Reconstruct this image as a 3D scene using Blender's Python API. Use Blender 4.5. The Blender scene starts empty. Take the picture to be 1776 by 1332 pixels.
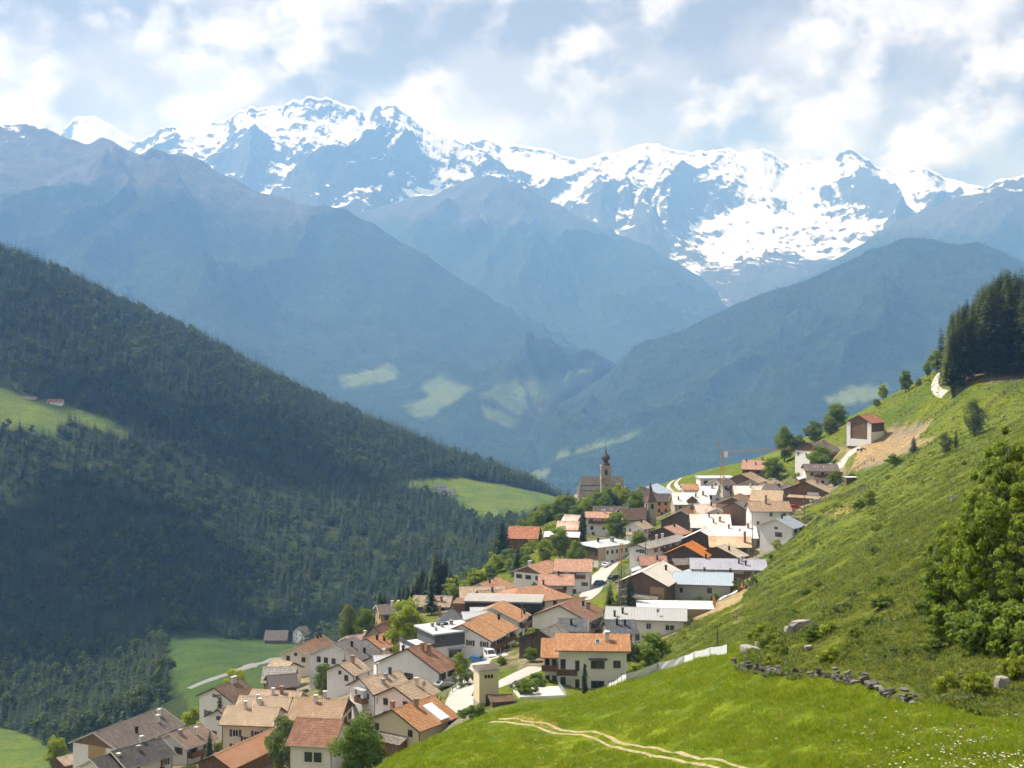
import bpy, math, random
import numpy as np
from mathutils import Vector, Matrix
R = math.radians
random.seed(7)
rng = np.random.default_rng(11)
S = bpy.context.scene
COL = S.collection

# ------------------------------------------------------------------ camera
F, CX, CY = 2440.0, 888.0, 560.0          # focal length in photo pixels, principal column, horizon row
cam_d = bpy.data.cameras.new('camera')
cam = bpy.data.objects.new('camera', cam_d); COL.objects.link(cam)
cam_d.sensor_width = 36; cam_d.lens = 36 * F / 1776; cam_d.shift_y = -(666 - CY) / 1776
cam_d.clip_start = 1; cam_d.clip_end = 60000
cam.location = (0, 0, 0); cam.rotation_euler = (R(90), 0, 0)
S.camera = cam

# ------------------------------------------------------------------ sun, sky, exposure
SUN_EL, SUN_AZ = 55.0, -62.0              # azimuth from the view direction, minus = to the left
sd = bpy.data.lights.new('sun', 'SUN'); sd.energy = 5.0; sd.angle = R(0.6); sd.color = (1, .98, .95)
sun = bpy.data.objects.new('sun', sd); COL.objects.link(sun)
to_sun = Vector((math.sin(R(SUN_AZ)) * math.cos(R(SUN_EL)), math.cos(R(SUN_AZ)) * math.cos(R(SUN_EL)), math.sin(R(SUN_EL))))
sun.rotation_euler = to_sun.to_track_quat('Z', 'Y').to_euler()

W = bpy.data.worlds.new('World'); S.world = W; W.use_nodes = True
nt = W.node_tree; N = nt.nodes; L = nt.links; N.clear()
def node(tree, t, **kw):
    n = tree.nodes.new(t)
    for k, v in kw.items():
        if k.startswith('i_'):
            key = k[2:]; key = int(key) if key.isdigit() else key.replace('_', ' ')
            n.inputs[key].default_value = v
        else: setattr(n, k, v)
    return n
out = node(nt, 'ShaderNodeOutputWorld'); bg = node(nt, 'ShaderNodeBackground'); L.new(bg.outputs[0], out.inputs[0])
sky = node(nt, 'ShaderNodeTexSky'); sky.sky_type = 'NISHITA'; sky.sun_disc = False
sky.sun_elevation = R(SUN_EL); sky.sun_rotation = R(SUN_AZ); sky.altitude = 1500; sky.dust_density = 2.0
skys = node(nt, 'ShaderNodeVectorMath', operation='SCALE'); skys.inputs[3].default_value = 0.10
L.new(sky.outputs[0], skys.inputs[0])
tc = node(nt, 'ShaderNodeTexCoord')
def mapping(sc, loc=(0, 0, 0)):
    m = node(nt, 'ShaderNodeMapping'); m.inputs['Scale'].default_value = sc; m.inputs['Location'].default_value = loc
    L.new(tc.outputs['Generated'], m.inputs['Vector']); return m
def wnoise(m, scale, detail, rough, dist=0.0):
    n = node(nt, 'ShaderNodeTexNoise'); n.inputs['Scale'].default_value = scale; n.inputs['Detail'].default_value = detail
    n.inputs['Roughness'].default_value = rough; n.inputs['Distortion'].default_value = dist
    L.new(m.outputs[0], n.inputs['Vector']); return n.outputs['Fac']
def wmath(op, a, b, clamp=False):
    m = node(nt, 'ShaderNodeMath', operation=op); m.use_clamp = clamp
    for i, x in enumerate((a, b)):
        if isinstance(x, (int, float)): m.inputs[i].default_value = x
        else: L.new(x, m.inputs[i])
    return m.outputs[0]
def wramp(fac, stops):
    r = node(nt, 'ShaderNodeValToRGB'); e = r.color_ramp.elements
    while len(e) < len(stops): e.new(.5)
    for el, (p, c) in zip(e, stops): el.position = p; el.color = (*c, 1) if len(c) == 3 else c
    L.new(fac, r.inputs[0]); return r.outputs[0]
CL = (1.0, 1.0, 1.25)                     # cumulus: a little wider than high
o1 = (3.1, 0.4, 0.35)
def puffs(off):
    """billowing heads: rounded cells broken up by fine noise"""
    m = mapping(CL, off); dn = node(nt, 'ShaderNodeTexNoise'); dn.inputs['Scale'].default_value = 26; dn.inputs['Detail'].default_value = 4; dn.inputs['Roughness'].default_value = .6; L.new(m.outputs[0], dn.inputs['Vector'])
    sc_ = node(nt, 'ShaderNodeVectorMath', operation='SCALE'); sc_.inputs[3].default_value = .055; L.new(dn.outputs['Color'], sc_.inputs[0])
    ad = node(nt, 'ShaderNodeVectorMath', operation='ADD'); L.new(m.outputs[0], ad.inputs[0]); L.new(sc_.outputs[0], ad.inputs[1])
    v = node(nt, 'ShaderNodeTexVoronoi', feature='F1'); v.inputs['Scale'].default_value = 13; v.inputs['Detail'].default_value = 1; v.inputs['Roughness'].default_value = .5; L.new(ad.outputs[0], v.inputs['Vector'])
    return wmath('ADD', wmath('MULTIPLY', wmath('SUBTRACT', 1.0, v.outputs['Distance']), .55), wmath('MULTIPLY', wnoise(m, 13, 8, .58), .6))
big = wnoise(mapping((1, 1, 1.5), o1), 7.0, 3, .5)
fine = puffs(o1); up = puffs((o1[0] - .012, o1[1], o1[2] + .022))
dens = wmath('ADD', wmath('MULTIPLY', big, .55), wmath('MULTIPLY', fine, .45))
cover = wramp(dens, [(.34, (0, 0, 0)), (.47, (1, 1, 1))])
lit = wmath('ADD', wmath('MULTIPLY', wmath('SUBTRACT', fine, up), 3.0), wmath('ADD', wmath('MULTIPLY', wmath('SUBTRACT', big, .5), -2.3), .57), True)
ccol = wramp(lit, [(.0, (.20, .185, .185)), (.30, (.31, .292, .300)), (.58, (.48, .462, .485)), (.93, (.67, .66, .74))])
veil = node(nt, 'ShaderNodeMix', data_type='RGBA'); veil.inputs[0].default_value = .97
L.new(skys.outputs[0], veil.inputs[6]); veil.inputs[7].default_value = (.36, .335, .34, 1)
cm = node(nt, 'ShaderNodeMix', data_type='RGBA')
L.new(cover, cm.inputs[0]); L.new(veil.outputs[2], cm.inputs[6]); L.new(ccol, cm.inputs[7])
L.new(cm.outputs[2], bg.inputs[0]); bg.inputs[1].default_value = 1.0

S.view_settings.view_transform = 'Standard'; S.view_settings.look = 'None'
S.view_settings.exposure = 0.58; S.view_settings.gamma = 1; S.view_settings.use_curve_mapping = False
cy = S.cycles
cy.use_denoising = True
cy.max_bounces = 3; cy.diffuse_bounces = 2; cy.glossy_bounces = 1; cy.transmission_bounces = 2; cy.volume_bounces = 1
cy.use_adaptive_sampling = True; cy.adaptive_threshold = .04; cy.adaptive_min_samples = 12
W.cycles.sampling_method = 'MANUAL'; W.cycles.sample_map_resolution = 512
cy.transparent_max_bounces = 6
cy.sample_clamp_indirect = 4; cy.caustics_reflective = False; cy.caustics_refractive = False

# ------------------------------------------------------------------ helpers
def tag(o, label=None, cat=None, group=None, kind=None):
    if label: o['label'] = label
    if cat: o['category'] = cat
    if group: o['group'] = group
    if kind: o['kind'] = kind
    return o
def link(name, data, parent=None, loc=None, rz=None, scale=None):
    o = bpy.data.objects.new(name, data); COL.objects.link(o)
    if parent: o.parent = parent
    if loc is not None: o.location = loc
    if rz is not None: o.rotation_euler = (0, 0, rz)
    if scale is not None: o.scale = scale if hasattr(scale, '__len__') else (scale,) * 3
    return o
def mesh_np(name, V, faces, mats=(), mi=None, smooth=False):
    """faces: (n,3) or (n,4) int array, or list of such arrays"""
    V = np.asarray(V, np.float32).reshape(-1, 3)
    fl = faces if isinstance(faces, list) else [faces]
    fl = [np.asarray(f, np.int32) for f in fl if len(f)]
    m = bpy.data.meshes.new(name); m.vertices.add(len(V)); m.vertices.foreach_set('co', V.ravel())
    tot = sum(f.size for f in fl); nf = sum(len(f) for f in fl)
    m.loops.add(tot); m.polygons.add(nf)
    m.loops.foreach_set('vertex_index', np.concatenate([f.ravel() for f in fl]))
    cnt = np.concatenate([np.full(len(f), f.shape[1], np.int32) for f in fl])
    m.polygons.foreach_set('loop_start', np.concatenate([[0], np.cumsum(cnt)[:-1]]).astype(np.int32))
    if smooth: m.polygons.foreach_set('use_smooth', np.ones(nf, bool))
    for x in mats: m.materials.append(x)
    if mi is not None: m.polygons.foreach_set('material_index', np.asarray(mi, np.int32))
    m.update(calc_edges=True); m.validate(); return m
class MB:
    """collects boxes, prisms and bars for one mesh"""
    def __init__(s): s.v = []; s.f = []; s.m = []
    def poly(s, pts, faces, mi=0):
        b = len(s.v); s.v += [tuple(p) for p in pts]
        for f in faces: s.f.append([b + i for i in f]); s.m.append(mi)
        return s
    def box(s, x0, x1, y0, y1, z0, z1, mi=0):
        return s.poly([(x0, y0, z0), (x1, y0, z0), (x1, y1, z0), (x0, y1, z0), (x0, y0, z1), (x1, y0, z1), (x1, y1, z1), (x0, y1, z1)],
                      [(0, 3, 2, 1), (4, 5, 6, 7), (0, 1, 5, 4), (1, 2, 6, 5), (2, 3, 7, 6), (3, 0, 4, 7)], mi)
    def prism(s, prof, x0, x1, mi=0):
        """profile in (y,z), counter-clockwise seen from +x, extruded along x"""
        n = len(prof); P = [(x0, y, z) for y, z in prof] + [(x1, y, z) for y, z in prof]
        return s.poly(P, [tuple(reversed(range(n))), tuple(range(n, 2 * n))] + [(i, (i + 1) % n, n + (i + 1) % n, n + i) for i in range(n)], mi)
    def bar(s, a, b, w, mi=0, h=None):
        a = Vector(a); b = Vector(b); d = (b - a).normalized(); h = h or w
        u = d.cross(Vector((0, 0, 1))) if abs(d.z) < .95 else d.cross(Vector((1, 0, 0)))
        u.normalize(); k = d.cross(u); u = u * w / 2; k = k * h / 2
        P = [a - u - k, a + u - k, a + u + k, a - u + k, b - u - k, b + u - k, b + u + k, b - u + k]
        return s.poly(P, [(0, 1, 2, 3), (7, 6, 5, 4), (0, 4, 5, 1), (1, 5, 6, 2), (2, 6, 7, 3), (3, 7, 4, 0)], mi)
    def lathe(s, prof, n=12, c=(0, 0), mi=0, ph=0):
        b = len(s.v)
        for r, z in prof:
            for k in range(n):
                a = ph + 2 * math.pi * k / n; s.v.append((c[0] + r * math.cos(a), c[1] + r * math.sin(a), z))
        for i in range(len(prof) - 1):
            for k in range(n):
                s.f.append([b + i * n + k, b + i * n + (k + 1) % n, b + (i + 1) * n + (k + 1) % n, b + (i + 1) * n + k]); s.m.append(mi)
        s.f.append([b + (len(prof) - 1) * n + k for k in range(n)]); s.m.append(mi)
        s.f.append([b + k for k in reversed(range(n))]); s.m.append(mi)
        return s
    def mesh(s, name, *mats, smooth=False):
        m = bpy.data.meshes.new(name); m.from_pydata(s.v, [], s.f)
        for x in mats: m.materials.append(x)
        m.polygons.foreach_set('material_index', s.m)
        if smooth: m.polygons.foreach_set('use_smooth', [True] * len(s.f))
        m.update(); return m

# gradient noise in numpy
_perm = rng.permutation(512); _perm = np.concatenate([_perm, _perm, _perm])
_gr = np.stack([np.cos(np.arange(512) * 2.399963), np.sin(np.arange(512) * 2.399963)], 1)
def perlin(x, y):
    xi = np.floor(x).astype(int); yi = np.floor(y).astype(int); xf = x - xi; yf = y - yi
    def g(ix, iy, dx, dy):
        h = _perm[(_perm[ix & 511] + iy) & 511]; return _gr[h, 0] * dx + _gr[h, 1] * dy
    u = xf ** 3 * (xf * (xf * 6 - 15) + 10); v = yf ** 3 * (yf * (yf * 6 - 15) + 10)
    a = g(xi, yi, xf, yf); b = g(xi + 1, yi, xf - 1, yf); c = g(xi, yi + 1, xf, yf - 1); d = g(xi + 1, yi + 1, xf - 1, yf - 1)
    return (a + (b - a) * u) * (1 - v) + (c + (d - c) * u) * v
def fbm(x, y, o=5, gain=.5):
    s = 0; a = 1.0; t = 0
    for k in range(o): s = s + a * perlin(x * 2 ** k + 17.3 * k, y * 2 ** k - 9.1 * k); t += a; a *= gain
    return s / t
def ridged(x, y, o=6, gain=.52):
    s = 0; a = 1.0; t = 0; w = 1.0
    for k in range(o):
        n = 1 - np.abs(perlin(x * 2 ** k + 31.7 * k, y * 2 ** k + 5.3 * k)) * 1.8; n = np.clip(n, 0, 1) ** 2 * w
        s = s + a * n; t += a; a *= gain; w = np.clip(n * 1.6, 0, 1)
    return s / t

# ------------------------------------------------------------------ materials
MATS = {}
class MT:
    def __init__(s, name):
        m = bpy.data.materials.new(name); m.use_nodes = True; s.m = m; s.t = m.node_tree; s.t.nodes.clear()
        s.out = node(s.t, 'ShaderNodeOutputMaterial'); MATS[name] = m
    def n(s, t, **k): return node(s.t, t, **k)
    def l(s, a, b): s.t.links.new(a, b)
    def noise(s, vec, scale, detail=5, rough=.55, dist=0):
        n = s.n('ShaderNodeTexNoise'); n.inputs['Scale'].default_value = scale; n.inputs['Detail'].default_value = detail
        n.inputs['Roughness'].default_value = rough; n.inputs['Distortion'].default_value = dist
        if vec is not None: s.l(vec, n.inputs['Vector'])
        return n.outputs['Fac']
    def math(s, op, a, b=0.0, clamp=False):
        m = s.n('ShaderNodeMath', operation=op); m.use_clamp = clamp
        for i, x in enumerate((a, b)):
            if isinstance(x, (int, float)): m.inputs[i].default_value = x
            else: s.l(x, m.inputs[i])
        return m.outputs[0]
    def ramp(s, fac, stops, interp='LINEAR'):
        r = s.n('ShaderNodeValToRGB'); r.color_ramp.interpolation = interp; e = r.color_ramp.elements
        while len(e) < len(stops): e.new(.5)
        for el, (p, c) in zip(e, stops): el.position = p; el.color = (*c, 1) if hasattr(c, '__len__') else (c, c, c, 1)
        s.l(fac, r.inputs[0]); return r.outputs[0]
    def mix(s, fac, a, b, mode='MIX'):
        m = s.n('ShaderNodeMix', data_type='RGBA', blend_type=mode)
        for i, x in ((0, fac), (6, a), (7, b)):
            if isinstance(x, (int, float)): m.inputs[i].default_value = x
            elif isinstance(x, tuple): m.inputs[i].default_value = (*x, 1) if len(x) == 3 else x
            else: s.l(x, m.inputs[i])
        return m.outputs[2]
    def coord(s, kind='Object', scale=None):
        o = s.n('ShaderNodeTexCoord').outputs[kind] if kind != 'Position' else s.n('ShaderNodeNewGeometry').outputs['Position']
        if scale is None: return o
        m = s.n('ShaderNodeMapping'); m.inputs['Scale'].default_value = scale if hasattr(scale, '__len__') else (scale,) * 3
        s.l(o, m.inputs['Vector']); return m.outputs[0]
    def bump(s, h, strength=.3, dist=.1):
        b = s.n('ShaderNodeBump'); b.inputs['Strength'].default_value = strength; b.inputs['Distance'].default_value = dist
        s.l(h, b.inputs['Height']); return b.outputs[0]
    def done(s, color, rough=.8, normal=None, metallic=0.0, spec=.3):
        p = s.n('ShaderNodeBsdfPrincipled')
        for k, x in (('Base Color', color), ('Roughness', rough), ('Metallic', metallic), ('Specular IOR Level', spec)):
            if isinstance(x, (int, float)): p.inputs[k].default_value = x
            elif isinstance(x, tuple): p.inputs[k].default_value = (*x, 1)
            else: s.l(x, p.inputs[k])
        if normal is not None: s.l(normal, p.inputs['Normal'])
        s.l(p.outputs[0], s.out.inputs[0]); return s.m

# ------------------------------------------------------------------ the lie of the land
# control points (column, distance, row): the row at which the ground lies when seen from the camera
GP = [
 # meadow in front
 (1776,28,1500),(1290,28,1600),(700,28,1800),(0,28,1900),(-600,28,1900),(2400,28,1350),
 (1776,58,1420),(1290,70,1450),(700,80,1560),(0,100,1700),(-600,100,1750),
 (1776,76,1332),(1776,92,1262),(1700,97,1240),(1600,105,1216),(1500,115,1196),(1400,125,1180),(1285,138,1163),
 (1500,92,1332),(1290,105,1332),(1100,118,1332),(900,130,1332),(700,142,1345),(560,150,1400),
 (1200,128,1262),(1060,140,1268),(880,160,1248),(1060,180,1194),(1160,172,1163),(900,174,1226),(800,170,1258),(690,165,1312),
 (1000,205,1218),(880,205,1250),(760,200,1300),(640,205,1370),(1100,215,1190),(1200,210,1140),
 (400,150,1500),(400,215,1385),(150,215,1400),(-200,215,1440),(-600,215,1500),
 # bank above the stone wall, big trees
 (1285,162,1128),(1400,138,1140),(1500,130,1128),(1600,122,1138),(1776,106,1165),
 (1370,165,1095),(1480,165,1040),(1600,158,1000),(1776,150,930),(1400,200,1058),(1500,210,985),(1600,215,920),(1776,205,810),
 (1290,235,1085),(1230,250,1100),
 # grass slope right of the village
 (1290,300,1035),(1400,285,995),(1500,300,925),(1600,320,850),(1776,320,750),(1400,375,915),(1470,400,860),(1560,400,815),(1600,430,772),
 (1700,430,725),(1776,430,690),(1500,475,800),(1600,482,742),(1530,500,757),(1680,465,658),(1776,470,652),(1630,520,650),(1700,560,625),(1776,560,610),
 (1620,620,645),(1540,620,692),(1440,610,737),(1330,600,792),(1230,600,817),(1165,605,834),(1776,640,590),
 (1620,800,730),(1440,800,830),(1230,800,905),(1120,760,925),(1776,800,640),
 (2300,75,1250),(2300,120,1020),(2300,200,760),(2300,330,640),(2300,470,580),(2300,640,530),(2300,800,580),
 (2700,75,1200),(2700,120,960),(2700,200,700),(2700,330,560),(2700,470,500),(2700,640,450),(2700,800,500),
 # church mound and the edge above the gorge
 (1045,600,872),(1100,610,858),(980,590,892),(930,570,915),(900,640,940),(1040,760,960),(880,520,945),(850,480,985),(800,420,1010),
 (740,395,1050),(690,420,1075),(640,385,1090),(610,400,1112),(560,400,1150),(700,560,1120),(850,600,1010),(850,760,1040),(560,600,1160),
 (330,400,1262),(230,380,1310),(120,360,1345),(400,480,1290),(200,480,1360),(0,330,1360),(0,450,1370),(-300,330,1420),(-300,500,1400),
 # valley floor behind
 (330,640,1197),(480,770,1148),(500,880,1112),(300,860,1110),(300,720,1165),(0,600,1320),(60,640,1295),(0,720,1262),(120,700,1275),(100,560,1345),
 (150,780,1225),(600,860,1105),(700,880,1075),
 # wooded slope across the valley
 (0,820,1190),(220,840,1160),(0,900,1110),(200,930,1085),(0,1000,1000),(200,1010,1010),(400,960,1082),(560,960,1080),(400,1060,990),(600,1050,1005),
 (720,980,1040),(800,1010,1000),(860,1060,955),(700,1130,930),(0,1110,860),(200,1120,860),(0,1200,742),(200,1240,748),(70,1260,698),(0,1290,672),(200,1330,690),
 (400,1200,860),(600,1230,860),(400,1330,745),(600,1330,800),(780,1300,862),(850,1330,868),(950,1300,895),(850,1200,905),(900,1400,852),(980,1400,874),
 (0,1450,560),(200,1480,600),(0,1650,442),(100,1650,478),(200,1650,526),(350,1650,590),(515,1600,682),(700,1560,757),(850,1530,815),(950,1500,856),(1010,1450,885),
 (-600,700,1330),(-600,900,1120),(-600,1100,860),(-600,1300,640),(-600,1650,300),(-600,2000,400),
 (0,2000,540),(200,2000,640),(515,2000,790),(750,1950,880),(950,1900,940),(1100,1500,975),(1300,1500,980),(1600,1500,960),(2000,1500,900),(2600,1500,800),
 # main valley far below
 (960,2600,960),(500,2600,960),(1200,2600,960),(1700,2600,960),(2500,2600,960),(-600,2600,900),(100,2600,920),(0,4000,950),(900,4000,960),(1800,4000,960),(-700,4000,940),(2700,4000,960),
 (850,6000,940),(0,6000,930),(1700,6000,940),(2700,6000,940),(-700,6000,930),(0,9000,850),(900,9000,850),(1800,9000,850),(2700,9000,850),(-700,9000,850),(0,15800,730),(900,15800,730),(1800,15800,730),(2700,15800,730),(-700,15800,730),
]
def _pq(u, Y): return np.stack([np.asarray(u, float) / 420.0, np.log(np.asarray(Y, float)) * 2.3], -1)
class TPS:
    def __init__(s, pts, lam):
        P = np.array([(a, b, c) for a, b, c in pts], float); X = _pq(P[:, 0], P[:, 1]); n = len(X); s.X = X
        A = np.zeros((n + 3, n + 3)); A[:n, :n] = s.k(X, X) + np.eye(n) * lam; A[:n, n] = 1; A[:n, n + 1:] = X; A[n, :n] = 1; A[n + 1:, :n] = X.T
        s.c = np.linalg.solve(A, np.concatenate([P[:, 2], [0, 0, 0]]))
    def k(s, a, b):
        d2 = ((a[:, None, :] - b[None]) ** 2).sum(-1); return .5 * d2 * np.log(d2 + 1e-12)
    def __call__(s, u, Y):
        q = _pq(u, Y); sh = q.shape[:-1]; q = q.reshape(-1, 2); o = np.empty(len(q)); n = len(s.X)
        for i in range(0, len(q), 8000):
            b = q[i:i + 8000]; o[i:i + 8000] = s.k(b, s.X) @ s.c[:n] + s.c[n] + b @ s.c[n + 1:]
        return o.reshape(sh)
def ridge_world(a, b, Y):
    """two ends of a level ridge seen in the photo + its mean distance -> world ends"""
    vm = (a[1] + b[1]) / 2; z = (CY - vm) / F * Y
    ya = z * F / (CY - a[1]); yb = z * F / (CY - b[1])
    return Vector(((a[0] - CX) / F * ya, ya, z)), Vector(((b[0] - CX) / F * yb, yb, z))
def REG(ox, oy, s): return lambda p: (ox + p[0] / s, oy + p[1] / s)
RG = {1: REG(60, 1060, 2.96), 2: REG(580, 1040, 2.96), 3: REG(620, 940, 4.036), 4: REG(840, 780, 4.44), 5: REG(1040, 880, 4.44),
      6: REG(1140, 720, 4.229), 7: REG(1380, 440, 3.70), 8: REG(1040, 1000, 2.413)}
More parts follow.
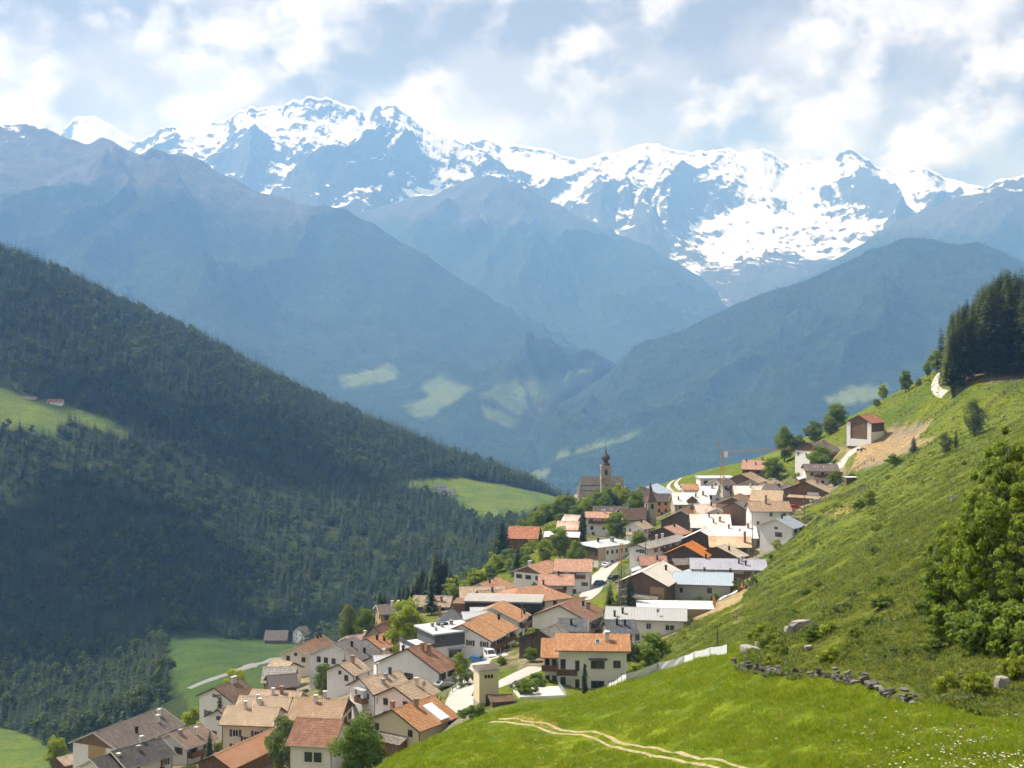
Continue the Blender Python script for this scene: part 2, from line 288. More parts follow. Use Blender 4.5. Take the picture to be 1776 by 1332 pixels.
# ------------------------------------------------------------------ the village: (kind, label, zoom region, ridge end, ridge end, distance, width, eave height, rise, roof, wall, options)
HT = [
 ('barn','long farm barn with grey-brown roof and timber gable, at the lowest corner of the village',1,(300,622),(650,492),270,12,6,2.7,'greybrown','white',dict(gable='wood',ch=[(.55,-.5,'w'),(-.2,-.6,'d'),(.75,-.3,'w')],win=0,cladF=1)),
 ('house','low house with dark slate-grey roof in front of the long farm barn',1,(390,720),(650,648),252,9,3.6,2.2,'darkgrey','white',dict(ch=[(-.1,-.3,'g'),(.3,.1,'w')])),
 ('house','small white annex with dark roof at the bottom edge of the village',1,(285,762),(395,728),247,8,3.4,2.0,'darkgrey','white',dict(ch=[(.5,-.5,'w')])),
 ('house','low house with brown tiled roof between the dark-roofed house and the small spruce',1,(690,628),(855,572),262,9,4.0,2.2,'browngrey','white',dict(ch=[(.2,-.45,'w'),(-.6,-.2,'g')])),
 ('house','tall white house with brown roof standing at the valley edge',1,(920,392),(1055,345),304,10,7.0,2.4,'brown','white',dict(ch=[(.3,-.1,'w'),(.55,-.1,'w')])),
 ('house','small white house with brown roof squeezed behind the cream house',1,(940,505),(1010,478),285,7,5.0,1.8,'browngrey','white',dict(ch=[])),
 ('house','cream house with pale tan roof and four small windows beside the rusty shed',1,(985,482),(1265,492),262,9.5,6.4,2.3,'tan','cream',dict(ch=[(-.3,-.12,'w')],wf=[(-.45,1.6),(.42,1.7),(.0,2.8),(-.45,4.2)])),
 ('house','house with pale tan roof directly behind the cream house',1,(1050,432),(1325,440),277,9.5,6,2.3,'tan','cream',dict(ch=[(-.25,-.3,'w'),(-.1,-.5,'w')])),
 ('house','tan-roofed house with roof hatches, third row behind the cream house',1,(1120,398),(1375,412),291,8.5,6,2.0,'tan','cream',dict(ch=[(-.1,-.3,'w'),(.25,-.2,'b')])),
 ('house','house with broad light brown roof and dark timber gable above the red-brown roof',1,(1330,440),(1610,450),256,11,6,2.7,'tan2','cream',dict(gable='wood',ch=[(-.15,-.2,'w'),(.15,.05,'w')])),
 ('house','white house with red-brown roof and one wide dark window by the round tree',1,(1345,544),(1590,556),238,12,6.2,3.0,'redbrown','white',dict(ch=[],wf=[(.12,1.9,3.6,2.0)],win=0)),
 ('shed','long shed with rusty orange sheet-metal roof and weathered plank gable',1,(915,740),(1215,602),247,8,2.6,1.9,'rust','wood',dict(ch=[],win=0,gable='wood')),
 ('house','house with weathered pale grey shingle roof and cream gable by the dark metal roof',1,(1175,285),(1345,283),318,9,5.6,2.6,'palegrey','cream',dict(ch=[])),
 ('shed','outbuilding with plain dark brown sheet roof',1,(1190,330),(1290,322),303,8,4.0,1.9,'darkbrown','wood',dict(ch=[],win=0)),
 ('house','cream gabled house with brown roof at the road leaving the village',1,(1335,184),(1475,120),348,9,5.5,2.2,'brown2','cream',dict(ch=[(.6,-.1,'d'),(.85,-.1,'d')])),
 ('house','big white house with wide gable, row of small windows and grey-mauve roof',1,(1528,168),(1645,128),322,14.5,6.6,3.2,'mauve','white',dict(ch=[(-.1,-.35,'d'),(.1,-.75,'d')],wg=[(-.62,1.3),(-.32,1.3),(.0,1.3),(.45,1.3),(-.62,3.6),(.0,3.6),(.45,3.6)])),
 ('house','narrow cream house with small tan roof wedged beside the big white gable',1,(1245,245),(1330,262),330,7,5,1.8,'tan','cream',dict(ch=[])),
 ('barn','lone farm barn with long grey roof at the edge of the valley field',1,(1185,98),(1305,98),905,14,4.5,5.0,'greybrown','wood',dict(ch=[],win=0)),
 ('house','lone white farmhouse with brown gable roof on the valley field',1,(1350,80),(1375,76),910,15,8,4.5,'greybrown','white',dict(ch=[])),
 # around the transformer tower
 ('house','white house with tan striped roof and glazed balcony canopy',2,(128,402),(335,362),261,9,5.6,2.2,'tan','white',dict(ch=[(.15,-.25,'g'),(.5,-.1,'d'),(-.2,-.5,'g')],canopy=1)),
 ('house','white house with tan striped roof and satellite dish in front of the glazed balcony house',2,(305,447),(445,393),251,9,5.4,2.2,'tan','white',dict(ch=[(.2,-.3,'w')],dish=1)),
 ('house','pale yellow house with orange ribbed roof and long white roof hatch by the white road',2,(295,563),(505,490),243,12,4.4,2.8,'orange2','yellow',dict(ch=[(-.1,-.2,'b'),(-.5,.4,'b')],hatch=1)),
 ('house','white house with very broad gable and red-brown roof below the round hillside tree',2,(372,250),(432,231),278,16,5.2,3.8,'redbrown2','white',dict(ch=[(.3,-.3,'b'),(-.1,-.2,'b'),(.3,.5,'d')],wg=[(.0,2.3),(.0,4.6),(.4,4.9)])),
 ('hall','hall with orange roof and tall dark window strips behind the parked van',2,(655,128),(735,92),303,14,4.4,3.0,'orange','white',dict(ch=[],tallwin=1)),
 ('house','white house with broad orange-tan roof, middle of three stepped roofs',2,(700,97),(800,62),313,15,5.0,2.9,'orange','white',dict(ch=[(.8,-.4,'d')])),
 ('house','orange-roofed house with pale roof edge, highest of three stepped roofs',2,(805,40),(868,4),333,14,6.0,2.9,'orange','white',dict(ch=[(.6,-.85,'d')])),
 ('shed','old shed with blackened plank gable below the brown-roofed white house',2,(1050,157),(1150,118),287,11,2.6,2.5,'oldgrey','blackwood',dict(ch=[],win=0,gable='blackwood')),
 ('house','white house with two-sided brown roof and skylights above the blackened shed',3,(1410,442),(1545,380),328,15,5.4,3.2,'brown3','white',dict(ch=[(.35,-.55,'b'),(.3,-.4,'d')],sky=[(.2,-.45),(.55,-.35)])),
 ('house','house with slate-grey roof just behind the three-storey balcony house',3,(1465,534),(1615,536),292,8,4.6,1.8,'slate','white',dict(ch=[(-.1,-.5,'d')])),
 ('house','small slate-roofed house between the three-storey house and the long grey roof',2,(1385,108),(1490,104),292,8,4.4,2.0,'slate','white',dict(ch=[(-.3,-.3,'d'),(.3,-.4,'d')])),
 ('house','white house with long plain pale grey roof at the foot of the grass slope',5,(45,762),(675,778),308,10.5,5.4,1.7,'palegrey2','white',dict(ch=[(-.8,-.75,'d'),(-.6,-.5,'d')],dish=1,wf=[(.08,1.3),(.62,1.5,2.2,1.3),(-.3,3.6,3,2)])),
 # middle of the village
 ('house','long house with pale brown old roof behind the dark flat-roofed block',3,(710,314),(1035,310),372,11,4.5,2.2,'tan','wood',dict(ch=[(-.2,-.7,'d')])),
 ('house','orange-roofed house with solar panels at the upper edge of the spruce bank',3,(850,290),(990,243),398,11,4.0,2.4,'orange3','white',dict(ch=[(.4,0,'d'),(-.3,-.2,'d')],solar=1)),
 ('house','house with wide hipped orange roof behind the dark flat-roofed block',3,(1120,318),(1290,300),358,14,4.4,2.6,'orange3','white',dict(ch=[],hip=1)),
 ('house','white house with pink-orange roof and small balcony below the larger pink roof',3,(1262,226),(1518,226),378,10,4.8,2.1,'pink','white',dict(ch=[(.15,-.1,'d'),(-.8,-.9,'d')],balc=1)),
 ('house','white house with plain pink-orange roof beside the village road',3,(1378,118),(1648,122),402,12,7.0,2.5,'pink','white',dict(ch=[])),
 ('house','gabled house with orange roof and timber gable touching the large pink roof',3,(1190,165),(1335,124),412,11,4.2,2.2,'orange3','white',dict(gable='wood',ch=[(-.1,.4,'w'),(-.6,.2,'w')])),
 ('house','old house with long light brown roof above the bushy hillside tree',3,(395,372),(668,378),398,11,3.8,2.1,'tan3','oldwall',dict(ch=[(.55,-.5,'b')])),
 ('house','tall old ochre house with grey roof left of the bushy hillside tree',3,(130,440),(330,428),362,8,8.0,1.8,'greybrown','ochre',dict(ch=[(.1,-.2,'w'),(.6,-.2,'w')])),
 ('house','house with bright orange roof at the end of the bushy hillside tree',3,(60,672),(170,640),332,9,4.6,2.2,'orange2','white',dict(ch=[(-.3,-.3,'d'),(.3,-.5,'d')])),
 ('house','house with faded pink roof below the tall old ochre house',1,(1600,128),(1715,112),350,9,4.6,2.0,'pinkold','white',dict(ch=[(.6,-.2,'w')])),
 ('shed','small shed with steep dark red-brown roof against the tall ochre house',3,(115,590),(165,565),345,6,4.5,3.0,'redbrown','oldwall',dict(ch=[],win=0)),
 ('house','low grey-metal roofed annex next to the modern grey house',3,(785,458),(925,456),335,7,3.4,1.2,'metal','white',dict(ch=[],win=0)),
 ('house','second grey-metal roofed annex closest to the slate pyramid roof',3,(725,490),(835,486),326,7,3.2,1.3,'metal','white',dict(ch=[],win=0)),
 ('house','stone cottage under a slate pyramid roof',3,(640,474),(676,474),342,8,4.5,2.8,'slate','oldwall',dict(ch=[(-.9,.2,'b')],hip=1)),
 # upper village
 ('barn','barn with red roof and dark gable beside the tall dark spruce',4,(188,588),(430,592),482,14,4.0,3.2,'redroof','wood',dict(ch=[],win=0,gable='wood')),
 ('house','long house with dark brown roof and tiny skylights below the church trees',4,(838,432),(1105,434),545,12,4.0,2.6,'darkbrown2','oldwall',dict(ch=[],sky=[(-.5,-.5),(.1,-.4),(.4,-.6)])),
 ('house','white house with thin pink roof under the dark brown skylight roof',4,(775,476),(985,480),502,10,7.0,1.5,'pink','white',dict(ch=[(.5,-.2,'w')])),
 ('shed','shed with streaked rust-and-white sheet roof by the white-metal roof',4,(560,548),(735,552),478,9,3.0,2.4,'rustwhite','wood',dict(ch=[],win=0)),
 ('shed','small shed with faded rusty roof highest behind the green bank',4,(665,500),(745,505),500,7,3.0,2.0,'rustwhite','wood',dict(ch=[],win=0)),
 ('shed','flat shed with bright white metal roof among the garden trees',4,(465,628),(740,634),468,8,3.0,1.2,'whitemetal','wood',dict(ch=[],win=0)),
 ('house','tan gabled house with pale blue metal roof behind the chapel spire',4,(1238,286),(1330,258),575,15,5.0,3.4,'bluemetal','tanwall',dict(ch=[])),
 ('house','narrow dark house with orange gable wall behind the chapel',4,(1365,338),(1430,338),540,9,6.0,2.5,'darkbrown2','orangewall',dict(ch=[])),
 ('house','house with white metal roof and one gabled dormer',4,(1440,330),(1725,330),492,13,5.0,3.4,'whitemetal','oldwall',dict(ch=[(-.75,-.6,'d'),(.3,-.35,'d'),(.75,-.2,'b')],dormer=1)),
 ('barn','dark timber barn with brown roof in front of the dormered white roof',5,(620,28),(690,-14),462,14,4.6,3.6,'brown2','wood',dict(ch=[],win=0,gable='blackwood')),
 ('house','small timber-gabled house with pinkish roof over a pale porch',5,(488,152),(590,128),434,11,3.4,2.2,'pink','wood',dict(ch=[(.3,-.2,'d')],gable='blackwood')),
 ('house','long low white house under a pale shed-like roof in the village core',5,(290,285),(610,205),408,7,5.0,1.0,'palegrey','white',dict(ch=[(.2,0,'w'),(-.1,0,'w')])),
 ('barn','barn with the broadest white metal roof in the village core',5,(690,52),(1005,55),440,15,5.0,3.2,'whitemetal2','wood',dict(ch=[(-.05,-.2,'d'),(.15,-.6,'d'),(.5,-.5,'b')],win=0)),
 ('house','house with rust-spotted white metal roof next to the tall chimney',5,(815,142),(1205,145),420,14,5.0,2.6,'whitemetal','oldwall',dict(ch=[(.72,-.15,'b'),(-.1,-.2,'d')],dish=1)),
 ('house','low house with tan rusted roof and tall brick chimney',5,(835,222),(1165,226),408,10,5.0,2.4,'rusttan','oldwall',dict(ch=[(.75,-.5,'t')])),
 ('barn','black timber barn with grey-white roof between the white metal roof and orange roof',5,(770,182),(815,150),415,12,4.4,3.0,'whitemetal','blackwood',dict(ch=[],win=0,gable='blackwood')),
 ('barn','black timber barn with vivid orange roof',5,(645,292),(715,254),392,13,4.0,3.2,'vivid','blackwood',dict(ch=[],win=0,gable='blackwood')),
 ('house','low house with salmon-red flat-pitched roof below the long white house',5,(298,372),(515,372),380,8,4.0,2.0,'pinkred','white',dict(ch=[(.35,-.4,'d')])),
 ('house','house with pale cream gable roof and dark gable behind the violet metal roof',5,(900,302),(960,285),392,14,3.6,2.6,'cream','wood',dict(ch=[(-.4,-.4,'d')],gable='blackwood')),
 ('house','white house with long violet-grey standing-seam metal roof',5,(690,390),(1283,400),354,10,4.2,1.9,'violet','white',dict(ch=[(-.6,-.02,'d'),(.3,-.4,'d'),(.48,-.55,'d'),(.38,-.2,'w')])),
 ('house','sage-green house with pale blue ribbed metal roof by the orange netting',5,(565,490),(1030,504),337,10,5.2,2.2,'bluemetal','sage',dict(ch=[(.05,.1,'d'),(.98,.1,'d')],wf=[(.25,1.4),(-.75,1.5,.7,1.2),(.35,3.4,.8,1.4)],win=0)),
 ('barn','plank barn with creamy white roof beside the sage-green house',5,(322,497),(490,408),338,13,5.0,3.0,'creamroof','plank',dict(ch=[(.3,-.4,'d')],win=0,board=1)),
 ('house','white house with blue-grey metal roof closest to the grass slope',5,(1352,86),(1452,62),403,11.5,5.6,2.4,'bluegrey','white',dict(ch=[(-.3,-.1,'d')],wg=[(.15,2.6),(.0,.8,.6,.6)])),
 ('house','white house with plain tan roof and central chimney',6,(658,632),(966,632),432,11,5.6,2.4,'tan2','white',dict(ch=[(-.15,-.2,'b')])),
 ('house','house with sandy roof directly behind the plain tan roof',6,(690,548),(925,555),450,14,5.2,2.6,'sand','white',dict(ch=[(.0,-.8,'d')])),
 ('house','farmhouse with sandy roof, timber gable and white garage door beside parked cars',6,(1082,488),(1140,470),462,16,4.0,3.2,'tan','wood',dict(ch=[(.4,-.3,'b')],gable='wood',garage=1)),
 ('house','house with dark grey shingle roof under the sandy-roofed farmhouse',6,(790,500),(1005,512),478,12,4.4,2.4,'greybrown','oldwall',dict(ch=[(-.3,-.1,'w'),(.1,-.3,'d')])),
 ('barn','pair-gabled brown barn below the yellow crane',6,(548,598),(610,572),455,12,5.0,2.6,'brown2','tanwall',dict(ch=[],win=0,gable='wood')),
 ('barn','second weathered barn with mossy brown roof in front of the pair-gabled barn',6,(560,640),(640,618),446,9,4.6,2.2,'oldgrey','wood',dict(ch=[],win=0)),
 ('shed','stone house with patchy rust and white sheet roof in the village core',6,(262,652),(440,650),462,11,4.6,2.6,'rustwhite','oldwall',dict(ch=[(.5,-.2,'d')])),
 ('house','low gable house with pale dusty roof beside the patchy rust roof',6,(440,680),(520,668),450,10,4.2,2.2,'tan3','oldwall',dict(ch=[])),
 ('house','long house with spotted white roof behind the yellow crane mast',6,(555,518),(770,520),485,12,4.5,2.4,'whitespot','oldwall',dict(ch=[(.2,-.2,'w')])),
 ('house','house with small white metal roof beside the crane mast',6,(330,520),(450,525),505,10,4.2,2.4,'whitemetal','white',dict(ch=[(.4,-.2,'b')])),
 ('house','small house with red roof next to the field track',6,(205,505),(300,505),535,9,3.6,1.8,'orange3','white',dict(ch=[])),
 ('barn','dark boarded barn with tan roof behind the flat white modern house',6,(610,432),(690,415),530,14,3.8,3.0,'tan2','wood',dict(ch=[],win=0,gable='wood')),
 ('house','sand-coloured gabled house beside the dark boarded barn',6,(690,470),(760,452),515,11,4.0,2.4,'tan','tanwall',dict(ch=[])),
 ('house','house with big orange tiled roof directly under the crane jib',6,(622,328),(800,332),548,13,5.0,3.0,'pink','wood',dict(ch=[(.8,0,'b'),(-.7,-.2,'d'),(.2,-.5,'d')])),
 ('house','house with tan gable roof between the spotted roof and the dark shingle roof',6,(790,486),(880,474),490,12,4.2,2.6,'sand','white',dict(ch=[(.0,-.2,'w')])),
 ('house','chalet with grey-brown hipped roof behind a leafy tree, highest but one in the village',6,(1110,200),(1240,190),512,15,5.5,3.2,'greybrown','white',dict(ch=[(.3,-.2,'b')],gable='wood')),
 ('house','cream house with flat-looking grey roof and two skylights beside the white track',6,(1068,358),(1322,360),478,11,5.2,1.9,'greybrown','cream',dict(ch=[],sky=[(-.3,-.4),(.25,-.4)])),
 ('barn','white-and-timber hay barn with red roof standing alone above the bare field',7,(402,1036),(500,1028),497,10.5,4.4,2.6,'redroof','plank',dict(ch=[],win=0,gable='plank',pillars=1)),
 # farms across the valley
 ('house','white farm with red roof on the clearing across the valley',0,(83,692),(110,692),1285,10,4.5,2.5,'redroof','white',dict(ch=[])),
 ('barn','dark farm barn on the clearing across the valley',0,(38,688),(66,688),1290,10,3.5,2.5,'greybrown','wood',dict(ch=[],win=0)),
 ('house','white farmhouse with grey roof on the spur meadow',0,(762,848),(790,848),1330,10,4.5,2.2,'slate','white',dict(ch=[])),
 ('house','smaller white farm building behind the spur meadow farmhouse',0,(754,840),(776,840),1350,8,4.5,2.0,'slate','white',dict(ch=[])),
]
HT += [
 ('house','small white house with tan roof behind the glazed balcony house',2,(20,330),(95,305),292,8,4.6,2.0,'tan','white',dict(ch=[(.2,-.2,'b')])),
 ('shed','garden shed with grey metal roof beside the broad white gable',2,(195,288),(262,284),288,5,2.4,1.0,'metal','white',dict(ch=[],win=0)),
 ('house','house with mossy brown roof between the big mauve roof and the orange roof',1,(1735,232),(1776,215),308,8,4.4,2.0,'brown2','white',dict(ch=[(.1,-.2,'w')])),
 ('shed','low lean-to with rusty brown roof at the edge of the long farm barn',1,(110,752),(205,728),268,6,2.0,1.0,'tan3','plank',dict(ch=[],win=0)),
 ('house','brown-roofed house half hidden behind the pale brown old roof',3,(840,338),(1000,330),362,8,4.0,2.0,'tan3','white',dict(ch=[(.2,-.2,'d')])),
 ('house','grey-roofed cottage beside the flat white modern house',6,(420,470),(520,462),520,9,3.8,2.0,'greybrown','white',dict(ch=[(.2,-.2,'w')])),
 ('house','white cottage with tan roof below the chapel',4,(1150,560),(1225,545),470,8,4.0,2.0,'tan','white',dict(ch=[(.1,-.2,'d')])),
 ('shed','weathered woodshed beside the vivid orange roof',5,(555,395),(650,392),375,6,2.6,1.2,'oldgrey','wood',dict(ch=[],win=0)),
]
HOUSES = []
for k, lab, rg, a, b, Y, Wd, He, ri, roof, wall, o in HT:
    if rg: a = RG[rg](a); b = RG[rg](b)
    A, B = ridge_world(a, b, Y)
    d = B - A; Ln = d.length
    # a short measured ridge seen nearly end-on: keep direction, give the building a sensible depth
    if Ln < 6.4 and not o.get('hip'):
        Ln2 = 6.4; ext = d.normalized() * (Ln2 - Ln)
        if B.y > A.y: B = B + ext
        else: A = A - ext
        d = B - A; Ln = d.length
    if Ln > 34: Ln = 34
    c = (A + B) / 2; ang = math.atan2(d.y, d.x)
    # local -y must face the camera
    if Vector((-math.sin(ang), math.cos(ang))).dot(Vector((c.x, c.y))) < 0: ang += math.pi
    base = c.z - He - ri
    HOUSES.append(dict(kind=k, label=lab, c=c, ang=ang, L=Ln, W=Wd, H=He, rise=ri, roof=roof, wall=wall, o=o, base=base, rg=rg))
BOXES = [   # flat-roofed and special buildings: (column, row of the roof edge, distance, total height)
 ('modern',764,1088,302,7.4),('darkblock',875,1036,347,5.0),('threestorey',1028,1098,268,10.6),('transformer',843,1153,245,6.6),
 ('whiteblock',1046,938,447,8.0),('church',1043,826,602,14.0),('chapel',1128,870,512,9.5),('flatmodern',1240,825,545,6.0),('sheet',1170,1046,318,3.5)]
GP2 = list(GP)
for h in HOUSES:
    c = h['c']; GP2.append((CX + c.x / c.y * F, c.y, CY - h['base'] / c.y * F))
for nme, u, v, Y, h in BOXES: GP2.append((u, Y, v + h * F / Y))
GP2 = [p for i, p in enumerate(GP2) if not any(abs(p[0] - q[0]) < 1 and abs(p[1] - q[1]) < 1 for q in GP2[:i])]
_t = TPS(GP2, .012)
_GU = np.linspace(-1000, 2800, 761); _GY = np.exp(np.linspace(math.log(24), math.log(16500), 760))
_GV = _t(_GU[None, :] + 0 * _GY[:, None], _GY[:, None] + 0 * _GU[None, :])
def gv(u, Y):
    """row of the ground at column u and distance Y (bilinear look-up)"""
    u = np.asarray(u, float); Y = np.asarray(Y, float)
    a = np.clip((u - _GU[0]) / (_GU[1] - _GU[0]), 0, 759.999); b = np.clip(np.log(np.maximum(Y, 1e-3) / 24) / (math.log(16500 / 24) / 759), 0, 758.999)
    i = a.astype(int); j = b.astype(int); a = a - i; b = b - j
    return (_GV[j, i] * (1 - a) + _GV[j, i + 1] * a) * (1 - b) + (_GV[j + 1, i] * (1 - a) + _GV[j + 1, i + 1] * a) * b
KNOLL = [(1285,1165),(1400,1180),(1600,1216),(1900,1270),(1900,860),(1600,930),(1480,1020),(1400,1075),(1290,1128)]
def inpoly(u, v, poly):
    P = np.array(poly, float); r = np.zeros(np.shape(u), bool); j = len(P) - 1
    for i in range(len(P)):
        c = ((P[i, 1] > v) != (P[j, 1] > v)) & (u < (P[j, 0] - P[i, 0]) * (v - P[i, 1]) / (P[j, 1] - P[i, 1] + 1e-9) + P[i, 0]); r ^= c; j = i
    return r
def relief(x, y, u, v):
    k = inpoly(u, v, KNOLL) & (y < 235)
    return fbm(x / 9, y / 9, 4) * np.clip((y - 40) / 60, 0, 1) * np.where(y < 200, .9, 0) + np.where(y < 200, 0, fbm(x / 24, y / 24, 2)) * np.where(y < 700, .9, 2.5) + np.where(k, np.abs(fbm(x / 4.5 + 7, y / 4.5, 4)) * 1.3, 0)
def gz(x, y):
    """height of the ground at a place"""
    x = np.asarray(x, float); y = np.maximum(np.asarray(y, float), 20.0); u = CX + x / y * F; v = gv(u, y); return (CY - v) / F * y + relief(x, y, u, v)
_YM = np.exp(np.linspace(math.log(45), math.log(4000), 3000))
def hit(u, v, y0=0, y1=1e9):
    """first ground point met by the sight line through photo pixel (u, v)"""
    r = gv(np.full(3000, float(u)), _YM); ok = np.where((r <= v) & (_YM > y0) & (_YM < y1))[0]
    Y = _YM[ok[0]] if len(ok) else min(y1, 400)
    x = (u - CX) / F * Y; return Vector((x, Y, float(gz(x, Y))))
def at(u, Y):
    x = (u - CX) / F * Y; return Vector((x, Y, float(gz(x, Y))))
# ------------------------------------------------------------------ ground sheet
FIELDS = [([(-200,655),(0,672),(60,690),(110,702),(160,716),(235,746),(215,762),(150,738),(112,728),(92,758),(0,738),(-200,700)],1150,1400),
          ([(690,838),(760,828),(830,832),(900,846),(990,866),(965,888),(900,898),(850,908),(815,894),(790,868)],1100,1480),
          ([(285,1106),(480,1110),(540,1118),(540,1175),(335,1240),(300,1180)],560,930),
          ([(-250,1250),(0,1262),(40,1270),(92,1300),(105,1350),(-250,1380)],480,760)]
FARFIELDS = [[(585,655),(680,630),(690,655),(640,668),(590,672)],[(725,665),(760,655),(820,672),(800,688),(760,712),(690,705),(740,690)],
             [(860,668),(930,655),(1010,652),(1000,672),(950,695),(900,720),(860,690),(830,690)],
             [(800,770),(870,750),(905,768),(880,790),(900,815),(850,800)],[(1000,778),(1060,760),(1120,742),(1100,756),(1050,772),(1005,786)],[(905,822),(950,812),(945,832),(915,836)],[(960,785),(985,778),(990,790),(965,798)]]
nu, ny = 420, 470
gu = np.linspace(-980, 2780, nu); gyv = np.exp(np.linspace(math.log(26), math.log(15500), ny))
U, YY = np.meshgrid(gu, gyv); V = gv(U, YY)
X = (U - CX) / F * YY; Z = (CY - V) / F * YY
knoll = inpoly(U, V, KNOLL) & (YY < 235)
Z = Z + relief(X, YY, U, V)
zone = np.zeros((ny, nu, 3))
def setz(mask, c, a=1.0): zone[mask] = zone[mask] * (1 - a) + np.array(c) * a
setz(np.ones_like(U, bool), (.112, .146, .024))
setz(YY < 205, (.114, .160, .013))
setz(knoll, (.088, .110, .022))
setz((YY > 560) & (U < 1120), (.030, .046, .018))
setz(YY > 1900, (.030, .050, .024))
for k_, (p, a, b) in enumerate(FIELDS): setz(inpoly(U, V, p) & (YY > a) & (YY < b), (.050, .088, .028) if k_ == 2 else (.095, .140, .036))  # valley field is darker: its shade is put into the colour
hx = np.array([h['c'].x for h in HOUSES if h['c'].y < 700]); hy = np.array([h['c'].y for h in HOUSES if h['c'].y < 700])
m = (YY > 200) & (YY < 620) & (U > 0) & (U < 1560)
d = np.full(U.shape, 99.0); mi = np.where(m)
d[mi] = np.sqrt((X[mi][:, None] - hx) ** 2 + (YY[mi][:, None] - hy) ** 2).min(1)
near = d + fbm(X / 6, YY / 6, 3) * 9
setz(near < 9.5, (.22, .20, .16)); setz((near >= 9.5) & (near < 13), (.12, .13, .055))
for p, c in (([(1480,800),(1500,765),(1545,742),(1600,735),(1618,727),(1608,742),(1590,760),(1625,760),(1560,790),(1510,812),(1478,815)], (.27,.21,.155)),
             ([(1225,1048),(1262,1030),(1300,1020),(1282,1045),(1240,1062),(1205,1075),(1195,1060)], (.29,.235,.165)),
             ([(1268,1062),(1288,1048),(1284,1075),(1275,1080)], (.28,.23,.15)),
             ([(900,1238),(990,1240),(960,1262),(880,1250)], (.27,.22,.07)),
             ([(1425,888),(1480,872),(1500,878),(1440,902)], (.26,.22,.09)),
             ([(1640,640),(1776,640),(1776,662),(1650,665)], (.16,.13,.08))):
    setz(inpoly(U, V, p) & (YY > 120) & (YY < 560), c)
Vv = np.stack([X, YY, Z], -1)
idx = np.arange(nu * ny).reshape(ny, nu)
Q = np.stack([idx[:-1, :-1], idx[:-1, 1:], idx[1:, 1:], idx[1:, :-1]], -1).reshape(-1, 4)
t = MT('ground_soil_and_grass')
pos = t.coord('Position'); att = t.n('ShaderNodeVertexColor'); att.layer_name = 'zone'
n1 = t.noise(pos, .045, 5, .6); n2 = t.noise(pos, .55, 6, .65); n3 = t.noise(t.coord('Position', (1, .35, 1)), 2.6, 4, .7)
c1 = t.mix(t.ramp(n1, [(.36, 0), (.64, 1)]), (.78, .86, .9), (1.32, 1.14, .8)); c2 = t.mix(t.ramp(n2, [(.3, 0), (.7, 1)]), (.55, .6, .6), (1.4, 1.36, 1.25))
c3 = t.mix(t.ramp(n3, [(.3, 0), (.7, 1)]), (.72, .74, .7), (1.28, 1.26, 1.2))
cc = t.mix(1.0, t.mix(1.0, t.mix(1.0, att.outputs[0], c1, 'MULTIPLY'), c2, 'MULTIPLY'), c3, 'MULTIPLY')
t.done(cc, .95, t.bump(t.math('ADD', n2, n3), .8, .5), spec=.05)
gm = mesh_np('ground', Vv, Q, [MATS['ground_soil_and_grass']], smooth=True)
ca = gm.color_attributes.new('zone', 'FLOAT_COLOR', 'POINT'); ca.data.foreach_set('color', np.concatenate([zone.reshape(-1, 3), np.ones((nu * ny, 1))], 1).astype(np.float32).ravel())
ground = tag(link('ground', gm), 'grassy valley side, village ground and valley floor', kind='structure')

